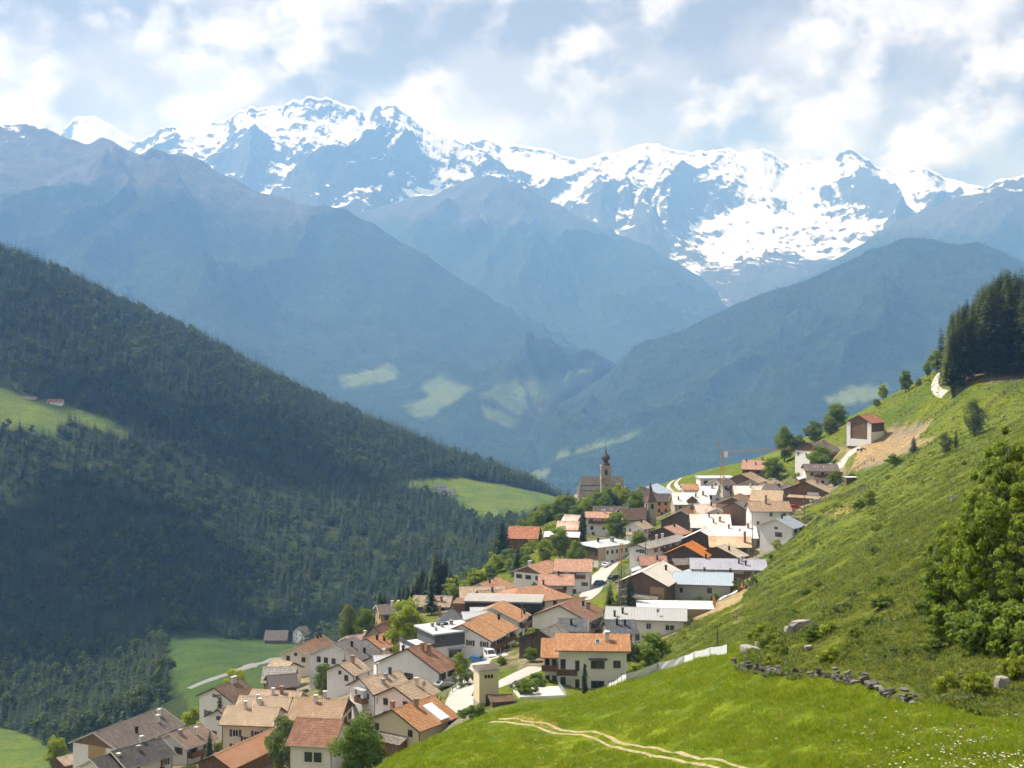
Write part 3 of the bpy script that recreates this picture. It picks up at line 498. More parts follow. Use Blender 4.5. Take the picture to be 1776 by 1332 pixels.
# ------------------------------------------------------------------ mountains
KM = 2.0                                   # how far out the ranges stand
def mountain_mat(name, low, high, snow_z=None, snow_soft=60, snow_bias=.0, tree_z=None):
    if snow_z is not None: snow_z *= KM; snow_soft *= KM
    if tree_z is not None: tree_z *= KM
    t = MT(name); pos = t.coord('Position'); g = t.n('ShaderNodeNewGeometry'); sx = t.n('ShaderNodeSeparateXYZ'); t.l(g.outputs['Position'], sx.inputs[0])
    nz = t.n('ShaderNodeSeparateXYZ'); t.l(g.outputs['Normal'], nz.inputs[0])
    a = t.noise(pos, .004 / KM, 6, .6); b = t.noise(pos, .03 / KM, 7, .65); f = t.noise(pos, .11 / KM, 3, .6)
    forest = t.mix(t.ramp(b, [(.35, 0), (.65, 1)]), tuple(x * .62 for x in low), tuple(x * 1.45 for x in low))
    forest = t.mix(t.ramp(f, [(.3, 0), (.7, 1)]), t.mix(1.0, forest, (.55, .55, .6), 'MULTIPLY'), forest)
    rock = t.mix(t.ramp(b, [(.3, 0), (.7, 1)]), tuple(x * .6 for x in high), tuple(x * 1.4 for x in high))
    if tree_z is not None:
        h = t.math('MULTIPLY', t.math('SUBTRACT', t.math('ADD', sx.outputs[2], t.math('MULTIPLY', t.math('SUBTRACT', a, .5), 330 * KM)), tree_z), 1 / 60 / KM, True)
        col = t.mix(h, forest, rock)
    else: col = forest
    cv = t.n('ShaderNodeVertexColor'); cv.layer_name = 'cover'; cs = t.n('ShaderNodeSeparateColor'); t.l(cv.outputs[0], cs.inputs[0])
    col = t.mix(cs.outputs[0], col, t.mix(t.ramp(a, [(.4, 0), (.6, 1)]), (.085, .125, .045), (.14, .17, .065))); col = t.mix(cs.outputs[1], col, (.13, .12, .11))
    if snow_z is not None:
        s1 = t.math('MULTIPLY', t.math('SUBTRACT', sx.outputs[2], snow_z), 1 / snow_soft)
        s2 = t.math('ADD', t.math('MULTIPLY', t.math('SUBTRACT', nz.outputs[2], .70), 6.0), t.math('ADD', t.math('MULTIPLY', t.math('SUBTRACT', b, .5), 4.2), t.math('ADD', t.math('MULTIPLY', t.math('SUBTRACT', f, .5), 1.6), t.math('MULTIPLY', t.math('SUBTRACT', .40, cs.outputs[2]), 2.2))))
        s3 = t.math('ADD', s2, t.math('MULTIPLY', t.math('SUBTRACT', a, .5), 2.6))
        s = t.math('ADD', t.math('ADD', t.math('MINIMUM', s1, 1.4), snow_bias), s3)
        s = t.math('MULTIPLY', s, 1.0); s = t.ramp(t.math('ADD', t.math('MULTIPLY', s, .5), .0), [(.15, 0), (.40, 1)])
        col = t.mix(s, col, (.82, .85, .92))
    t.done(col, .95, t.bump(t.math('ADD', b, t.math('MULTIPLY', f, .4)), 1.0, 14 * KM), spec=.05); return MATS[name]
def mountain(name, label, ridge, Yr, Yb, vb, amp, mat, n=(420, 110), freq=.0016, seed=0, prof=1.0, jag=.5, fields=(), scree=(), KM=KM):
    """ridge: (column,row) polyline; Yr distance of ridge (pair: at both ends); slope falls to row vb at Yb"""
    Yr = np.array(Yr, float) * KM; Yb = Yb * KM; amp = amp * KM; freq = freq / KM
    ru = np.array([p[0] for p in ridge], float); rv = np.array([p[1] for p in ridge], float)
    us = np.linspace(ru[0], ru[-1], n[0]); vr = np.interp(us, ru, rv)
    yr = np.interp(us, [ru[0], ru[-1]], Yr) if Yr.ndim else np.full(n[0], float(Yr))
    ts = np.concatenate([np.linspace(-.55, 0, 14, endpoint=False), np.linspace(0, 1, n[1]) ** 1.0])
    T, Ug = np.meshgrid(ts, us, indexing='ij'); yrg = np.broadcast_to(yr, T.shape); zr = (CY - vr) / F * yr
    zb = (CY - vb) / F * Yb
    Yg = yrg + (Yb - yrg) * T; Tp = np.abs(T) ** prof
    Zg = zr + (zb - zr) * np.where(T >= 0, Tp, -T * 1.2)
    Xg = (Ug - CX) / F * yrg * (1 - .0 * T); Xg = (Ug - CX) / F * (yrg * .35 + Yg * .65)
    wx = fbm(Xg * freq * .7 + seed, Yg * freq * .7, 3) * .9
    nn = ridged(Xg * freq + seed * 3.1 + wx, Yg * freq * .55 + wx * .6 + seed) - .42
    n2 = fbm(Xg * freq * 7 + seed, Yg * freq * 7, 4)
    w = np.clip(np.abs(T) * 5, 0, 1) * .78 + .22
    w = w * (1 - .85 * np.clip((T - .42) / .3, 0, 1))
    Zg = Zg + nn * amp * w + n2 * amp * .16 * (.3 + .7 * w) + (fbm(Xg * freq * 5 + 3 + seed, Yg * 0 + .5, 5) * amp * jag * np.exp(-np.abs(T) * 14))
    P = np.stack([Xg, Yg, Zg], -1); r, c = T.shape; ix = np.arange(r * c).reshape(r, c)
    q = np.stack([ix[:-1, 1:], ix[:-1, :-1], ix[1:, :-1], ix[1:, 1:]], -1).reshape(-1, 4)
    me = mesh_np(name, P, q, [mat], smooth=True); nrm_ = np.clip(nn + .42, 0, 1); uu = CX + Xg / Yg * F + n2 * 10 + fbm(Xg * .012 / KM, Yg * .012 / KM, 3) * 16; vv = CY - Zg / Yg * F + fbm(Xg * .01 / KM + 5, Yg * .01 / KM, 4) * 14; fc = np.zeros((r, c, 4), np.float32); fc[..., 3] = 1
    for p in fields: fc[inpoly(uu, vv, p) & (T > 0), 0] = 1
    for p in scree: fc[inpoly(uu, vv, p) & (T > 0) & (n2 > -.06), 1] = 1
    for _ in range(1):
        fc[1:-1, 1:-1, :2] = (fc[1:-1, 1:-1, :2] * 2 + fc[:-2, 1:-1, :2] + fc[2:, 1:-1, :2] + fc[1:-1, :-2, :2] + fc[1:-1, 2:, :2]) / 6
    fc[..., 2] = nrm_
    me.color_attributes.new('cover', 'FLOAT_COLOR', 'POINT').data.foreach_set('color', fc.ravel())
    o = link(name, me); tag(o, label, kind='structure'); return P, fc[..., 0] + fc[..., 1]
SCREE = [[(920,700),(950,708),(935,735),(915,720)]]
DG = (.024, .045, .022)
mB = mountain_mat('mountain_forest_and_scree', DG, (.075, .075, .068), 480, 60, -1.75, tree_z=290)
mE = mountain_mat('mountain_forest', (.026, .048, .022), (.1, .1, .08))
mC2 = mountain_mat('mountain_forest_and_rock', DG, (.062, .064, .062), 490, 60, -1.3, tree_z=320)
mF = mountain_mat('mountain_forest_and_snow_flecks', DG, (.065, .068, .066), 430, 60, -.9, tree_z=280)
mC1 = mountain_mat('high_mountain_snow_and_rock', (.035, .04, .042), (.06, .062, .065), 405, 340, -.42, tree_z=80)
mD = mountain_mat('glacier_snow_and_rock', (.035, .04, .042), (.06, .062, .066), 345, 300, -.55, tree_z=0)
mountain('mountain_glacier_range', 'snow-covered glacier range along the skyline', [(780,235),(830,238),(870,254),(900,250),(960,258),(1000,275),(1060,268),(1110,254),(1160,258),(1200,266),(1250,262),(1322,252),(1360,270),(1420,276),(1480,270),(1540,284),(1600,280),(1640,300),(1700,315),(1760,335),(1900,350)],
         6500, 4900, 560, 250, mD, (560, 150), .0014, 4.2, .8, .22)
mountain('mountain_far_snow_tip', 'pale far snow peak between two ridges', [(60,270),(110,225),(130,202),(165,197),(200,220),(240,246),(300,290)], 6900, 6000, 400, 70, mD, (120, 60), .002, 2.2, .8, .3)
mountain('mountain_snowy_massif', 'highest rocky massif streaked with snow', [(180,300),(240,250),(280,226),(340,212),(400,208),(430,191),(480,186),(540,172),(600,180),(640,190),(700,195),(750,210),(780,226),(830,255),(880,300),(960,360)],
         5900, 4700, 500, 260, mC1, (560, 150), .0017, 1.3, .85, .3)
mountain('mountain_middle_ridge', 'wooded ridge with rocky snow-flecked top in front of the glaciers', [(440,480),(560,385),(640,358),(720,332),(800,322),(870,300),(900,315),(960,350),(1020,376),(1100,415),(1180,462),(1250,512),(1330,580)],
         5200, 3900, 700, 240, mC2, (380, 110), .0014, 7.7, 1.0, .2)
mountain('mountain_right_ridge', 'hazy ridge with snow-flecked crest behind the wooded hill', [(1280,540),(1360,492),(1450,442),(1560,388),(1650,352),(1720,326),(1776,305),(1900,262),(2150,200)], 5000, 3900, 660, 190, mF, (260, 90), .0014, 9.1, 1.0, .15)
mountain('mountain_left_massif', 'broad dark mountain with bare snow-flecked top above the wooded slope', [(-900,240),(-400,215),(-150,190),(0,205),(70,215),(120,236),(200,264),(250,273),(290,270),(330,281),(400,311),(500,346),(560,356),(620,368),(700,406),(800,470),(900,536),(960,580),(1040,636),(1080,665)],
         (4600, 4200), 2700, 880, 300, mB, (560, 130), .0014, 5.5, 1.0, .10, KM=1.75, fields=FARFIELDS[:3] + [[(700,712),(745,702),(765,716),(720,724)],[(835,700),(870,712),(905,735),(880,742),(850,722)],[(955,668),(1015,640),(1030,650),(985,682)]], scree=SCREE)
PE, PEF = mountain('mountain_wooded_hill', 'rounded wooded hill beyond the church', [(850,800),(900,748),(960,708),(1040,652),(1100,602),(1200,562),(1300,521),(1380,486),(1450,455),(1500,433),(1560,417),(1620,418),(1700,434),(1776,462),(1900,500),(2200,560)],
         (3700, 4200), 2600, 930, 190, mE, (460, 130), .0016, 3.3, .9, .05, KM=1.6, fields=FARFIELDS[3:] + [[(1430,690),(1470,668),(1540,664),(1530,690),(1480,702),(1440,705)]])

# ------------------------------------------------------------------ scattering by geometry nodes (masses nobody could count)
def scatter(name, label, pts, rot, scl, pid, protos, group_nodes={}):
    key = tuple(p.name for p in protos)
    c = bpy.data.collections.new('source_' + name)
    for i, p in enumerate(protos): c.objects.link(p)
    m = bpy.data.meshes.new(name); n = len(pts); m.vertices.add(n); m.vertices.foreach_set('co', np.asarray(pts, np.float32).ravel())
    for nm, ty, arr in (('rot', 'FLOAT', rot), ('scl', 'FLOAT', scl)):
        m.attributes.new(nm, ty, 'POINT').data.foreach_set('value', np.asarray(arr, np.float32))
    m.attributes.new('pid', 'INT', 'POINT').data.foreach_set('value', np.asarray(pid, np.int32))
    o = link(name, m); g = bpy.data.node_groups.new('scatter_' + name, 'GeometryNodeTree')
    g.interface.new_socket('Geometry', in_out='INPUT', socket_type='NodeSocketGeometry'); g.interface.new_socket('Geometry', in_out='OUTPUT', socket_type='NodeSocketGeometry')
    gi = g.nodes.new('NodeGroupInput'); go = g.nodes.new('NodeGroupOutput'); ip = g.nodes.new('GeometryNodeInstanceOnPoints')
    ci = g.nodes.new('GeometryNodeCollectionInfo'); ci.inputs['Collection'].default_value = c; ci.inputs['Separate Children'].default_value = True; ci.inputs['Reset Children'].default_value = True
    ip.inputs['Pick Instance'].default_value = True
    def at_(nm, ty):
        a = g.nodes.new('GeometryNodeInputNamedAttribute'); a.data_type = ty; a.inputs['Name'].default_value = nm; return a.outputs['Attribute']
    cx = g.nodes.new('ShaderNodeCombineXYZ'); g.links.new(at_('rot', 'FLOAT'), cx.inputs[2])
    g.links.new(gi.outputs[0], ip.inputs['Points']); g.links.new(ci.outputs[0], ip.inputs['Instance']); g.links.new(at_('pid', 'INT'), ip.inputs['Instance Index'])
    g.links.new(cx.outputs[0], ip.inputs['Rotation']); g.links.new(at_('scl', 'FLOAT'), ip.inputs['Scale']); g.links.new(ip.outputs[0], go.inputs[0])
    md = o.modifiers.new('scatter', 'NODES'); md.node_group = g
    tag(o, label, kind='stuff'); return o
def leafmat(name, stops, transl=.35, attr=True, rough=.7):
    t = MT(name); oi = t.n('ShaderNodeObjectInfo'); r = oi.outputs['Random']
    col = t.ramp(r, stops)
    if attr:
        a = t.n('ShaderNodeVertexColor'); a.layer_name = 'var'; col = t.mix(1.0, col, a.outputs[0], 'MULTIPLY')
    p = t.n('ShaderNodeBsdfPrincipled'); t.l(col, p.inputs['Base Color']); p.inputs['Roughness'].default_value = rough; p.inputs['Specular IOR Level'].default_value = .15
    tr = t.n('ShaderNodeBsdfTranslucent'); t.l(t.mix(1.0, col, (1.15, 1.2, .6), 'MULTIPLY'), tr.inputs[0])
    mx = t.n('ShaderNodeMixShader'); mx.inputs[0].default_value = transl; t.l(p.outputs[0], mx.inputs[1]); t.l(tr.outputs[0], mx.inputs[2]); t.l(mx.outputs[0], t.out.inputs[0])
    return MATS[name]
M_CON = leafmat('conifer_needles', [(0, (.022, .042, .016)), (.4, (.034, .060, .021)), (.8, (.050, .080, .026)), (.95, (.062, .086, .03)), (1, (.10, .075, .055))], .2)
M_DEC = leafmat('broad_leaves', [(0, (.130, .190, .028)), (.5, (.170, .230, .034)), (1, (.210, .260, .042))], .5)
M_FDEC = leafmat('forest_broad_leaves', [(0, (.050, .078, .018)), (1, (.085, .115, .026))], .35)
M_YEL = leafmat('fresh_yellow_leaves', [(0, (.26, .315, .034)), (1, (.31, .35, .045))], .5)
M_OLV = leafmat('grey_green_leaves', [(0, (.13, .170, .052)), (1, (.165, .20, .068))], .42)
t = MT('bark'); t.done(t.mix(t.ramp(t.noise(t.coord('Object', (3, 3, .6)), 3, 5), [(.3, 0), (.7, 1)]), (.05, .038, .028), (.13, .105, .08)), .95)
def quads_mesh(name, C, A, B, mats, var, extra=None):
    """leaf quads: centre C, half axes A,B (n,3); var = per-leaf tint"""
    n = len(C); P = np.stack([C - A - B * .4, C - B, C + A - B * .1, C + B], 1).reshape(-1, 3); f = np.arange(4 * n).reshape(-1, 4)
    m = mesh_np(name, P, f, mats)
    cv = np.repeat(np.stack([var, var, var, np.ones(n)], 1), 4, 0).astype(np.float32)
    m.color_attributes.new('var', 'FLOAT_COLOR', 'POINT').data.foreach_set('color', cv.ravel()); return m
def unit(v): return v / (np.linalg.norm(v, axis=-1, keepdims=True) + 1e-9)
def leaves(name, centers, radii, per, size, mat, r, flat=.75):
    """puffs of leaf quads round cluster centres"""
    k = len(centers); C = np.repeat(centers, per, 0); Rr = np.repeat(radii, per)
    d = unit(r.normal(size=(k * per, 3))); rad = Rr * (.35 + .65 * r.random(k * per) ** .5)
    pos = C + d * rad[:, None] * np.array([1, 1, flat])
    nrm = unit(d * .8 + r.normal(size=d.shape) * .6 + np.array([0, 0, .35])); a = unit(np.cross(nrm, r.normal(size=d.shape))); b = np.cross(nrm, a)
    s = size * (.6 + .8 * r.random(k * per))[:, None]
    var = np.repeat(r.uniform(.78, 1.22, k), per) * r.uniform(.75, 1.25, k * per)
    return quads_mesh(name, pos, a * s, b * s * .7, [mat], var)
def crown_pts(n, r, shape, H, Rw, z0):
    """cluster centres spread through an uneven crown"""
    out = []; lobes = unit(r.normal(size=(6, 3))); lo = r.uniform(.75, 1.15, 6)
    while len(out) < n:
        d = unit(r.normal(size=3)); q = r.random() ** .38
        w = 1 + .22 * np.max(lobes @ d * lo) - .15
        zz = (d[2] * q * w + 1) / 2
        prof = shape(min(max(zz, 0), 1))
        out.append((d[0] * q * w * Rw * prof, d[1] * q * w * Rw * prof, z0 + zz * (H - z0)))
    return np.array(out)
def trunk_mesh(name, H, r0, r, limbs=6, z0=.3, spread=.35, stems=1):
    mb = MB()
    for s in range(stems):
        ox, oy = (0, 0) if stems == 1 else (r.uniform(-1, 1) * r0 * 4, r.uniform(-1, 1) * r0 * 4); px, py = ox, oy; k = 6; top = H * .86
        lean = r.uniform(-.06, .06, 2); prev = Vector((px, py, -.8)); pr = r0
        for i in range(1, k + 1):
            zz = top * i / k; nx = Vector((ox + lean[0] * zz + r.uniform(-.1, .1), oy + lean[1] * zz + r.uniform(-.1, .1), zz)); nr = r0 * (1 - .85 * i / k)
            d = nx - prev; a = Vector((1, 0, 0)); b = Vector((0, 1, 0)); base = len(mb.v)
            for c_, rr in ((prev, pr), (nx, nr)):
                for j in range(7): th = j * 2 * math.pi / 7; mb.v.append(tuple(c_ + a * rr * math.cos(th) + b * rr * math.sin(th)))
            for j in range(7): mb.f.append([base + j, base + (j + 1) % 7, base + 7 + (j + 1) % 7, base + 7 + j]); mb.m.append(0)
            prev, pr = nx, nr
        for i in range(limbs):
            zz = H * r.uniform(z0, .8); th = r.uniform(0, 6.28); ln = H * spread * r.uniform(.5, 1) * (1.1 - zz / H)
            a = Vector((ox + lean[0] * zz, oy + lean[1] * zz, zz)); mid = a + Vector((math.cos(th) * ln * .6, math.sin(th) * ln * .6, ln * .35)); e = a + Vector((math.cos(th) * ln, math.sin(th) * ln, ln * .8))
            mb.bar(a, mid, r0 * .4); mb.bar(mid, e, r0 * .22)
    return mb.mesh(name, MATS['bark'])
def spruce_mesh(name, H, Rw, r, z0=.06, tiers=26, per=9, seg=5, droop=.35, fat=.85, mat=None, gapz=0.0):
    C = []; A = []; B = []; v = []
    for i in range(tiers):
        f = i / (tiers - 1); z = H * (z0 + (1 - z0) * (f ** .92)); rad = Rw * (1 - f) ** fat * r.uniform(.72, 1.12) + .12
        for j in range(per):
            th = 2 * math.pi * (j + r.random() * .7) / per + i * 1.3; ln = rad * r.uniform(.7, 1.15); tv = r.uniform(.7, 1.25)
            for s in range(seg):
                q = (s + .6) / seg; dirv = np.array([math.cos(th), math.sin(th), 0]); side = np.array([-math.sin(th), math.cos(th), 0])
                c = dirv * ln * q + np.array([0, 0, z - droop * ln * q * q + .12 * ln * q]) + side * r.uniform(-.12, .12) * ln * q
                wdt = ln * .30 * (1.1 - .75 * q) * r.uniform(.7, 1.3) + .04
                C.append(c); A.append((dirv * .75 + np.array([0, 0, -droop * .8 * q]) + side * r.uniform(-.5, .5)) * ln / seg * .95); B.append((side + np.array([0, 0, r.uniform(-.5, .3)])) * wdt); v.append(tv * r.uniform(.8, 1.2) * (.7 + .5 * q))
    return quads_mesh(name, np.array(C), np.array(A), np.array(B), [mat or M_CON], np.array(v))
r_ = np.random.default_rng(5)
def proto(name, mesh): return bpy.data.objects.new(name, mesh)
far_con = [proto('a_conifer', spruce_mesh('far_conifer', 12, 2.5, r_, .04, 10, 7, 2)), proto('b_conifer', spruce_mesh('far_conifer', 13, 2.1, r_, .08, 11, 7, 2)), proto('c_conifer', spruce_mesh('far_larch', 11, 2.9, r_, .03, 9, 7, 2))]
far_dec = [proto('d_broadleaf', leaves('far_broadleaf', crown_pts(16, r_, lambda z: math.sin(math.pi * (.12 + .8 * z)) ** .6, 9, 3.0, 1.2), r_.uniform(.9, 1.6, 16), 16, .62, M_FDEC, r_))]
# visible part of the wood across the valley
runmin = np.minimum.accumulate(_GV, 0)
def visible(u, Y, top):
    a = np.clip(((u - _GU[0]) / (_GU[1] - _GU[0])).astype(int), 0, 760); b = np.clip((np.log(Y / 24) / (math.log(16500 / 24) / 759)).astype(int) - 2, 0, 759); return top < runmin[b, a] + 3
n = 33000
fu = rng.uniform(-330, 1090, n); fY = np.sqrt(rng.uniform(600 ** 2, 1760 ** 2, n)); fv = gv(fu, fY); hs = np.clip(rng.normal(.92, .22, n), .45, 1.5) * np.where(fY > 1400, 1.3, 1)
keep = visible(fu, fY, fv - 12 * hs * F / fY)
for p, a, b in FIELDS: keep &= ~(inpoly(fu, fv, p) & (fY > a) & (fY < b))
keep &= ~((fY < 640) & (fu > 130)) & ~((fu > 290) & (fu < 560) & (fY < 900) & (fv > 1098))
fx = (fu - CX) / F * fY; dn = fbm(fx / 90, fY / 90, 3); keep &= (dn > -.42) | (rng.random(n) < .5)
fu, fY, fv, hs, fx, dn = (a[keep] for a in (fu, fY, fv, hs, fx, dn))
fz = (CY - fv) / F * fY - .3
decp = np.clip(.04 + .9 * fbm(fx / 160 + 5, fY / 160, 3) + np.where(fY < 900, .22, 0), 0.03, .75)
isd = rng.random(len(fu)) < decp
pid = np.where(isd, 3, rng.integers(0, 3, len(fu))); order = np.argsort(fY)
inview = order[(fu[order] > 0) & (fu[order] < 1776) & (visible(fu[order], fY[order], fv[order] - 9 * F / fY[order] + 12))][:290]
fpts = np.stack([fx, fY, fz], 1); frot = rng.uniform(0, 6.28, len(fu))
rest = np.setdiff1d(order, inview)
scatter('forest', 'dark mixed forest covering the slope across the valley', fpts[rest], frot[rest], hs[rest], pid[rest], far_con + far_dec)
nearp = far_con + far_dec; far_trunk = MB().lathe([(.28, -.8), (.2, 4), (.04, 9)], 5).mesh('trunk', MATS['bark'])
for i in inview:
    k = int(pid[i]); o = link('broadleaf_tree' if k == 3 else 'conifer_tree', None, None, fpts[i], frot[i], float(hs[i])); link('crown', nearp[k].data, o); link('trunk', far_trunk, o)
    tag(o, 'light green broadleaf tree in the front rows of the valley forest' if k == 3 else 'dark conifer in the front rows of the valley forest', 'tree', 'front rows of the valley forest')
# trees on the wooded hill beyond the church (silhouette and upper slope)
e = PE.reshape(-1, 3)[PEF.ravel() < .5]; sel = rng.integers(0, len(e), 30000); q = e[sel] + rng.normal(size=(30000, 3)) * np.array([6, 12, 0])
scatter('hill_forest', 'conifer wood on the rounded hill beyond the church', q, rng.uniform(0, 6.28, len(q)), rng.uniform(1.1, 1.9, len(q)), rng.integers(0, 3, len(q)), [proto('a_hill_conifer', far_con[0].data), proto('b_hill_conifer', far_con[1].data), proto('c_hill_conifer', far_con[2].data)])

# ------------------------------------------------------------------ the air
t = MT('valley_haze'); pv = t.n('ShaderNodeVolumePrincipled')
pv.inputs['Color'].default_value = (.23, .48, 1, 1); pv.inputs['Density'].default_value = .000108; pv.inputs['Anisotropy'].default_value = .25
pv.inputs['Absorption Color'].default_value = (1, 1, 1, 1)
t.l(pv.outputs[0], t.out.inputs['Volume'])
hz = link('haze', MB().box(-17000, 17000, -300, 16800, -1600, 2080).mesh('haze', MATS['valley_haze'])); tag(hz, 'blue summer haze filling the valley', kind='stuff')
# ------------------------------------------------------------------ building materials
def wallmat(name, c, dirt=.35, plank=0):
    t = MT(name); o = t.coord('Object'); n = t.noise(o, .35, 6, .65); s = t.noise(t.coord('Object', (2.2, 2.2, .25)), 1.0, 4, .6)
    col = t.mix(t.ramp(n, [(.35, 0), (.75, dirt)]), c, tuple(x * .72 for x in c)); col = t.mix(t.ramp(s, [(.5, 0), (.8, dirt * .8)]), col, tuple(x * .6 for x in (c[0], c[1] * .97, c[2] * .9)))
    h = t.noise(o, 6, 4)
    if plank:
        for ax in ((1, 0, 0), (0, 1, 0)):
            w = t.n('ShaderNodeTexWave', wave_type='BANDS', bands_direction='X' if ax[0] else 'Y'); w.inputs['Scale'].default_value = .95; w.inputs['Distortion'].default_value = .4; w.inputs['Detail'].default_value = 1
            t.l(o, w.inputs['Vector']); col = t.mix(t.ramp(w.outputs['Fac'], [(.0, .75), (.25, 0)]), col, tuple(x * .35 for x in c))
        v = t.noise(t.coord('Object', (5, 5, .35)), 1.3, 3); col = t.mix(t.ramp(v, [(.35, 0), (.7, .7)]), col, tuple(min(1, x * 1.6) for x in c))
    t.done(col, .9, t.bump(h, .15, .03), spec=.2)
for nm, c, d, p in (('white', (.78, .76, .725), .3, 0), ('cream', (.68, .62, .50), .3, 0), ('yellow', (.66, .57, .38), .25, 0), ('ochre', (.34, .25, .12), .5, 1), ('sage', (.34, .37, .32), .2, 0),
                    ('oldwall', (.42, .37, .30), .7, 0), ('tanwall', (.48, .38, .26), .5, 0), ('orangewall', (.55, .30, .17), .3, 0), ('wood', (.19, .118, .066), .4, 1),
                    ('blackwood', (.11, .08, .056), .4, 1), ('plank', (.15, .10, .065), .4, 1), ('greypanel', (.10, .105, .115), .2, 0), ('darkpanel', (.045, .042, .042), .3, 1),
                    ('stonewall', (.40, .34, .25), .8, 0), ('plywood', (.42, .29, .15), .4, 0), ('balcony', (.14, .075, .04), .4, 1)):
    wallmat('wall_' + nm, c, d, p)
def tilemat(name, c, var=.3, patch=None, patch_amt=.5):
    t = MT(name); o = t.coord('Object')
    b = t.n('ShaderNodeTexBrick'); b.inputs['Scale'].default_value = 1.0; b.inputs['Brick Width'].default_value = .36; b.inputs['Row Height'].default_value = .55; b.inputs['Mortar Size'].default_value = .06
    b.inputs['Color1'].default_value = (*[x * (1 - var) for x in c], 1); b.inputs['Color2'].default_value = (*[min(1, x * (1 + var)) for x in c], 1); b.inputs['Mortar'].default_value = (*[x * .35 for x in c], 1)
    t.l(o, b.inputs['Vector'])
    n = t.noise(o, .5, 6, .7); st = t.noise(t.coord('Object', (1.6, .22, 1)), 1.4, 4, .65)
    col = t.mix(t.ramp(n, [(.38, 0), (.66, .75)]), b.outputs['Color'], tuple(x * .52 for x in c)); col = t.mix(t.ramp(st, [(.5, 0), (.72, .5)]), col, tuple(min(1, x * 1.25 + .05) for x in c))
    if patch: col = t.mix(t.ramp(t.noise(o, .22, 4, .6), [(.5, 0), (.62, patch_amt)]), col, patch)
    t.done(col, .85, t.bump(b.outputs['Fac'], -.5, .06), spec=.2)
def sheetmat(name, c, patch=None, amt=.6, rough=.5, seam=.62, spec=.4):
    t = MT(name); o = t.coord('Object'); w = t.n('ShaderNodeTexWave', wave_type='BANDS', bands_direction='X'); w.inputs['Scale'].default_value = .314 / seam; w.inputs['Detail'].default_value = 0
    t.l(o, w.inputs['Vector']); seamf = t.ramp(w.outputs['Fac'], [(.0, .55), (.14, 0)])
    n = t.noise(o, .6, 6, .7); col = t.mix(t.ramp(n, [(.35, 0), (.7, .4)]), c, tuple(x * .72 for x in c)); col = t.mix(seamf, col, tuple(x * .5 for x in c))
    if patch:
        pn = t.math('ADD', t.math('MULTIPLY', t.noise(o, .18, 5, .65), .6), t.math('MULTIPLY', t.noise(t.coord('Object', (1.8, .3, 1)), .8, 5, .7), .4))
        col = t.mix(t.ramp(pn, [(.44, 0), (.56, amt)]), col, patch)
    t.done(col, rough, t.bump(w.outputs['Fac'], .3, .05), spec=spec)
for nm, c, v in (('tan', (.46, .345, .235), .18), ('tan2', (.42, .285, .18), .18), ('tan3', (.38, .29, .21), .25), ('sand', (.50, .37, .23), .15), ('cream', (.56, .47, .35), .12), ('orange', (.50, .265, .125), .2),
                 ('orange2', (.47, .235, .11), .22), ('orange3', (.49, .255, .15), .22), ('vivid', (.62, .20, .03), .12), ('pink', (.52, .30, .205), .18), ('pinkold', (.45, .27, .20), .25), ('pinkred', (.44, .23, .165), .18),
                 ('redroof', (.43, .175, .095), .22), ('redbrown', (.28, .14, .085), .28), ('redbrown2', (.28, .145, .09), .28), ('brown', (.17, .105, .07), .3), ('brown2', (.27, .16, .095), .25), ('brown3', (.30, .165, .10), .22),
                 ('browngrey', (.26, .185, .14), .25), ('greybrown', (.165, .135, .115), .25), ('mauve', (.185, .165, .16), .2), ('darkgrey', (.085, .08, .078), .3), ('slate', (.13, .135, .15), .28), ('darkbrown2', (.115, .09, .078), .25),
                 ('oldgrey', (.22, .195, .165), .35), ('palegrey', (.36, .335, .30), .25)):
    tilemat('roof_' + nm, c, v)
for nm, c, p, a, ro in (('rust', (.36, .19, .10), (.26, .11, .05), .7, .7), ('rustwhite', (.55, .48, .42), (.34, .14, .06), .9, .6), ('rusttan', (.58, .45, .30), (.42, .25, .12), .8, .65), ('whitemetal', (.66, .655, .64), (.46, .36, .26), .35, .6),
                       ('whitemetal2', (.64, .62, .58), (.50, .36, .24), .6, .6), ('whitespot', (.62, .59, .54), (.42, .28, .18), .6, .6), ('creamroof', (.62, .565, .49), (.5, .42, .33), .4, .6), ('bluemetal', (.36, .43, .50), None, 0, .45),
                       ('bluegrey', (.27, .31, .36), None, 0, .45), ('violet', (.315, .315, .37), (.42, .41, .42), .4, .5), ('metal', (.42, .44, .45), None, 0, .45), ('palegrey2', (.37, .375, .365), (.33, .33, .32), .5, .7), ('darkbrown', (.075, .058, .050), None, 0, .55),
                       ('flatgrey', (.46, .48, .49), (.4, .41, .42), .4, .7), ('flatwhite', (.66, .66, .65), (.52, .5, .47), .4, .7), ('darktop', (.36, .34, .31), (.25, .24, .22), .5, .7)):
    sheetmat('roof_' + nm, c, p, a, ro)
def plain(name, c, rough=.6, metallic=0.0, spec=.4, nz=.25):
    t = MT(name); n = t.noise(t.coord('Object'), 3, 5, .6); t.done(t.mix(t.ramp(n, [(.3, 0), (.75, nz)]), c, tuple(x * .6 for x in c)), rough, None, metallic, spec); return MATS[name]
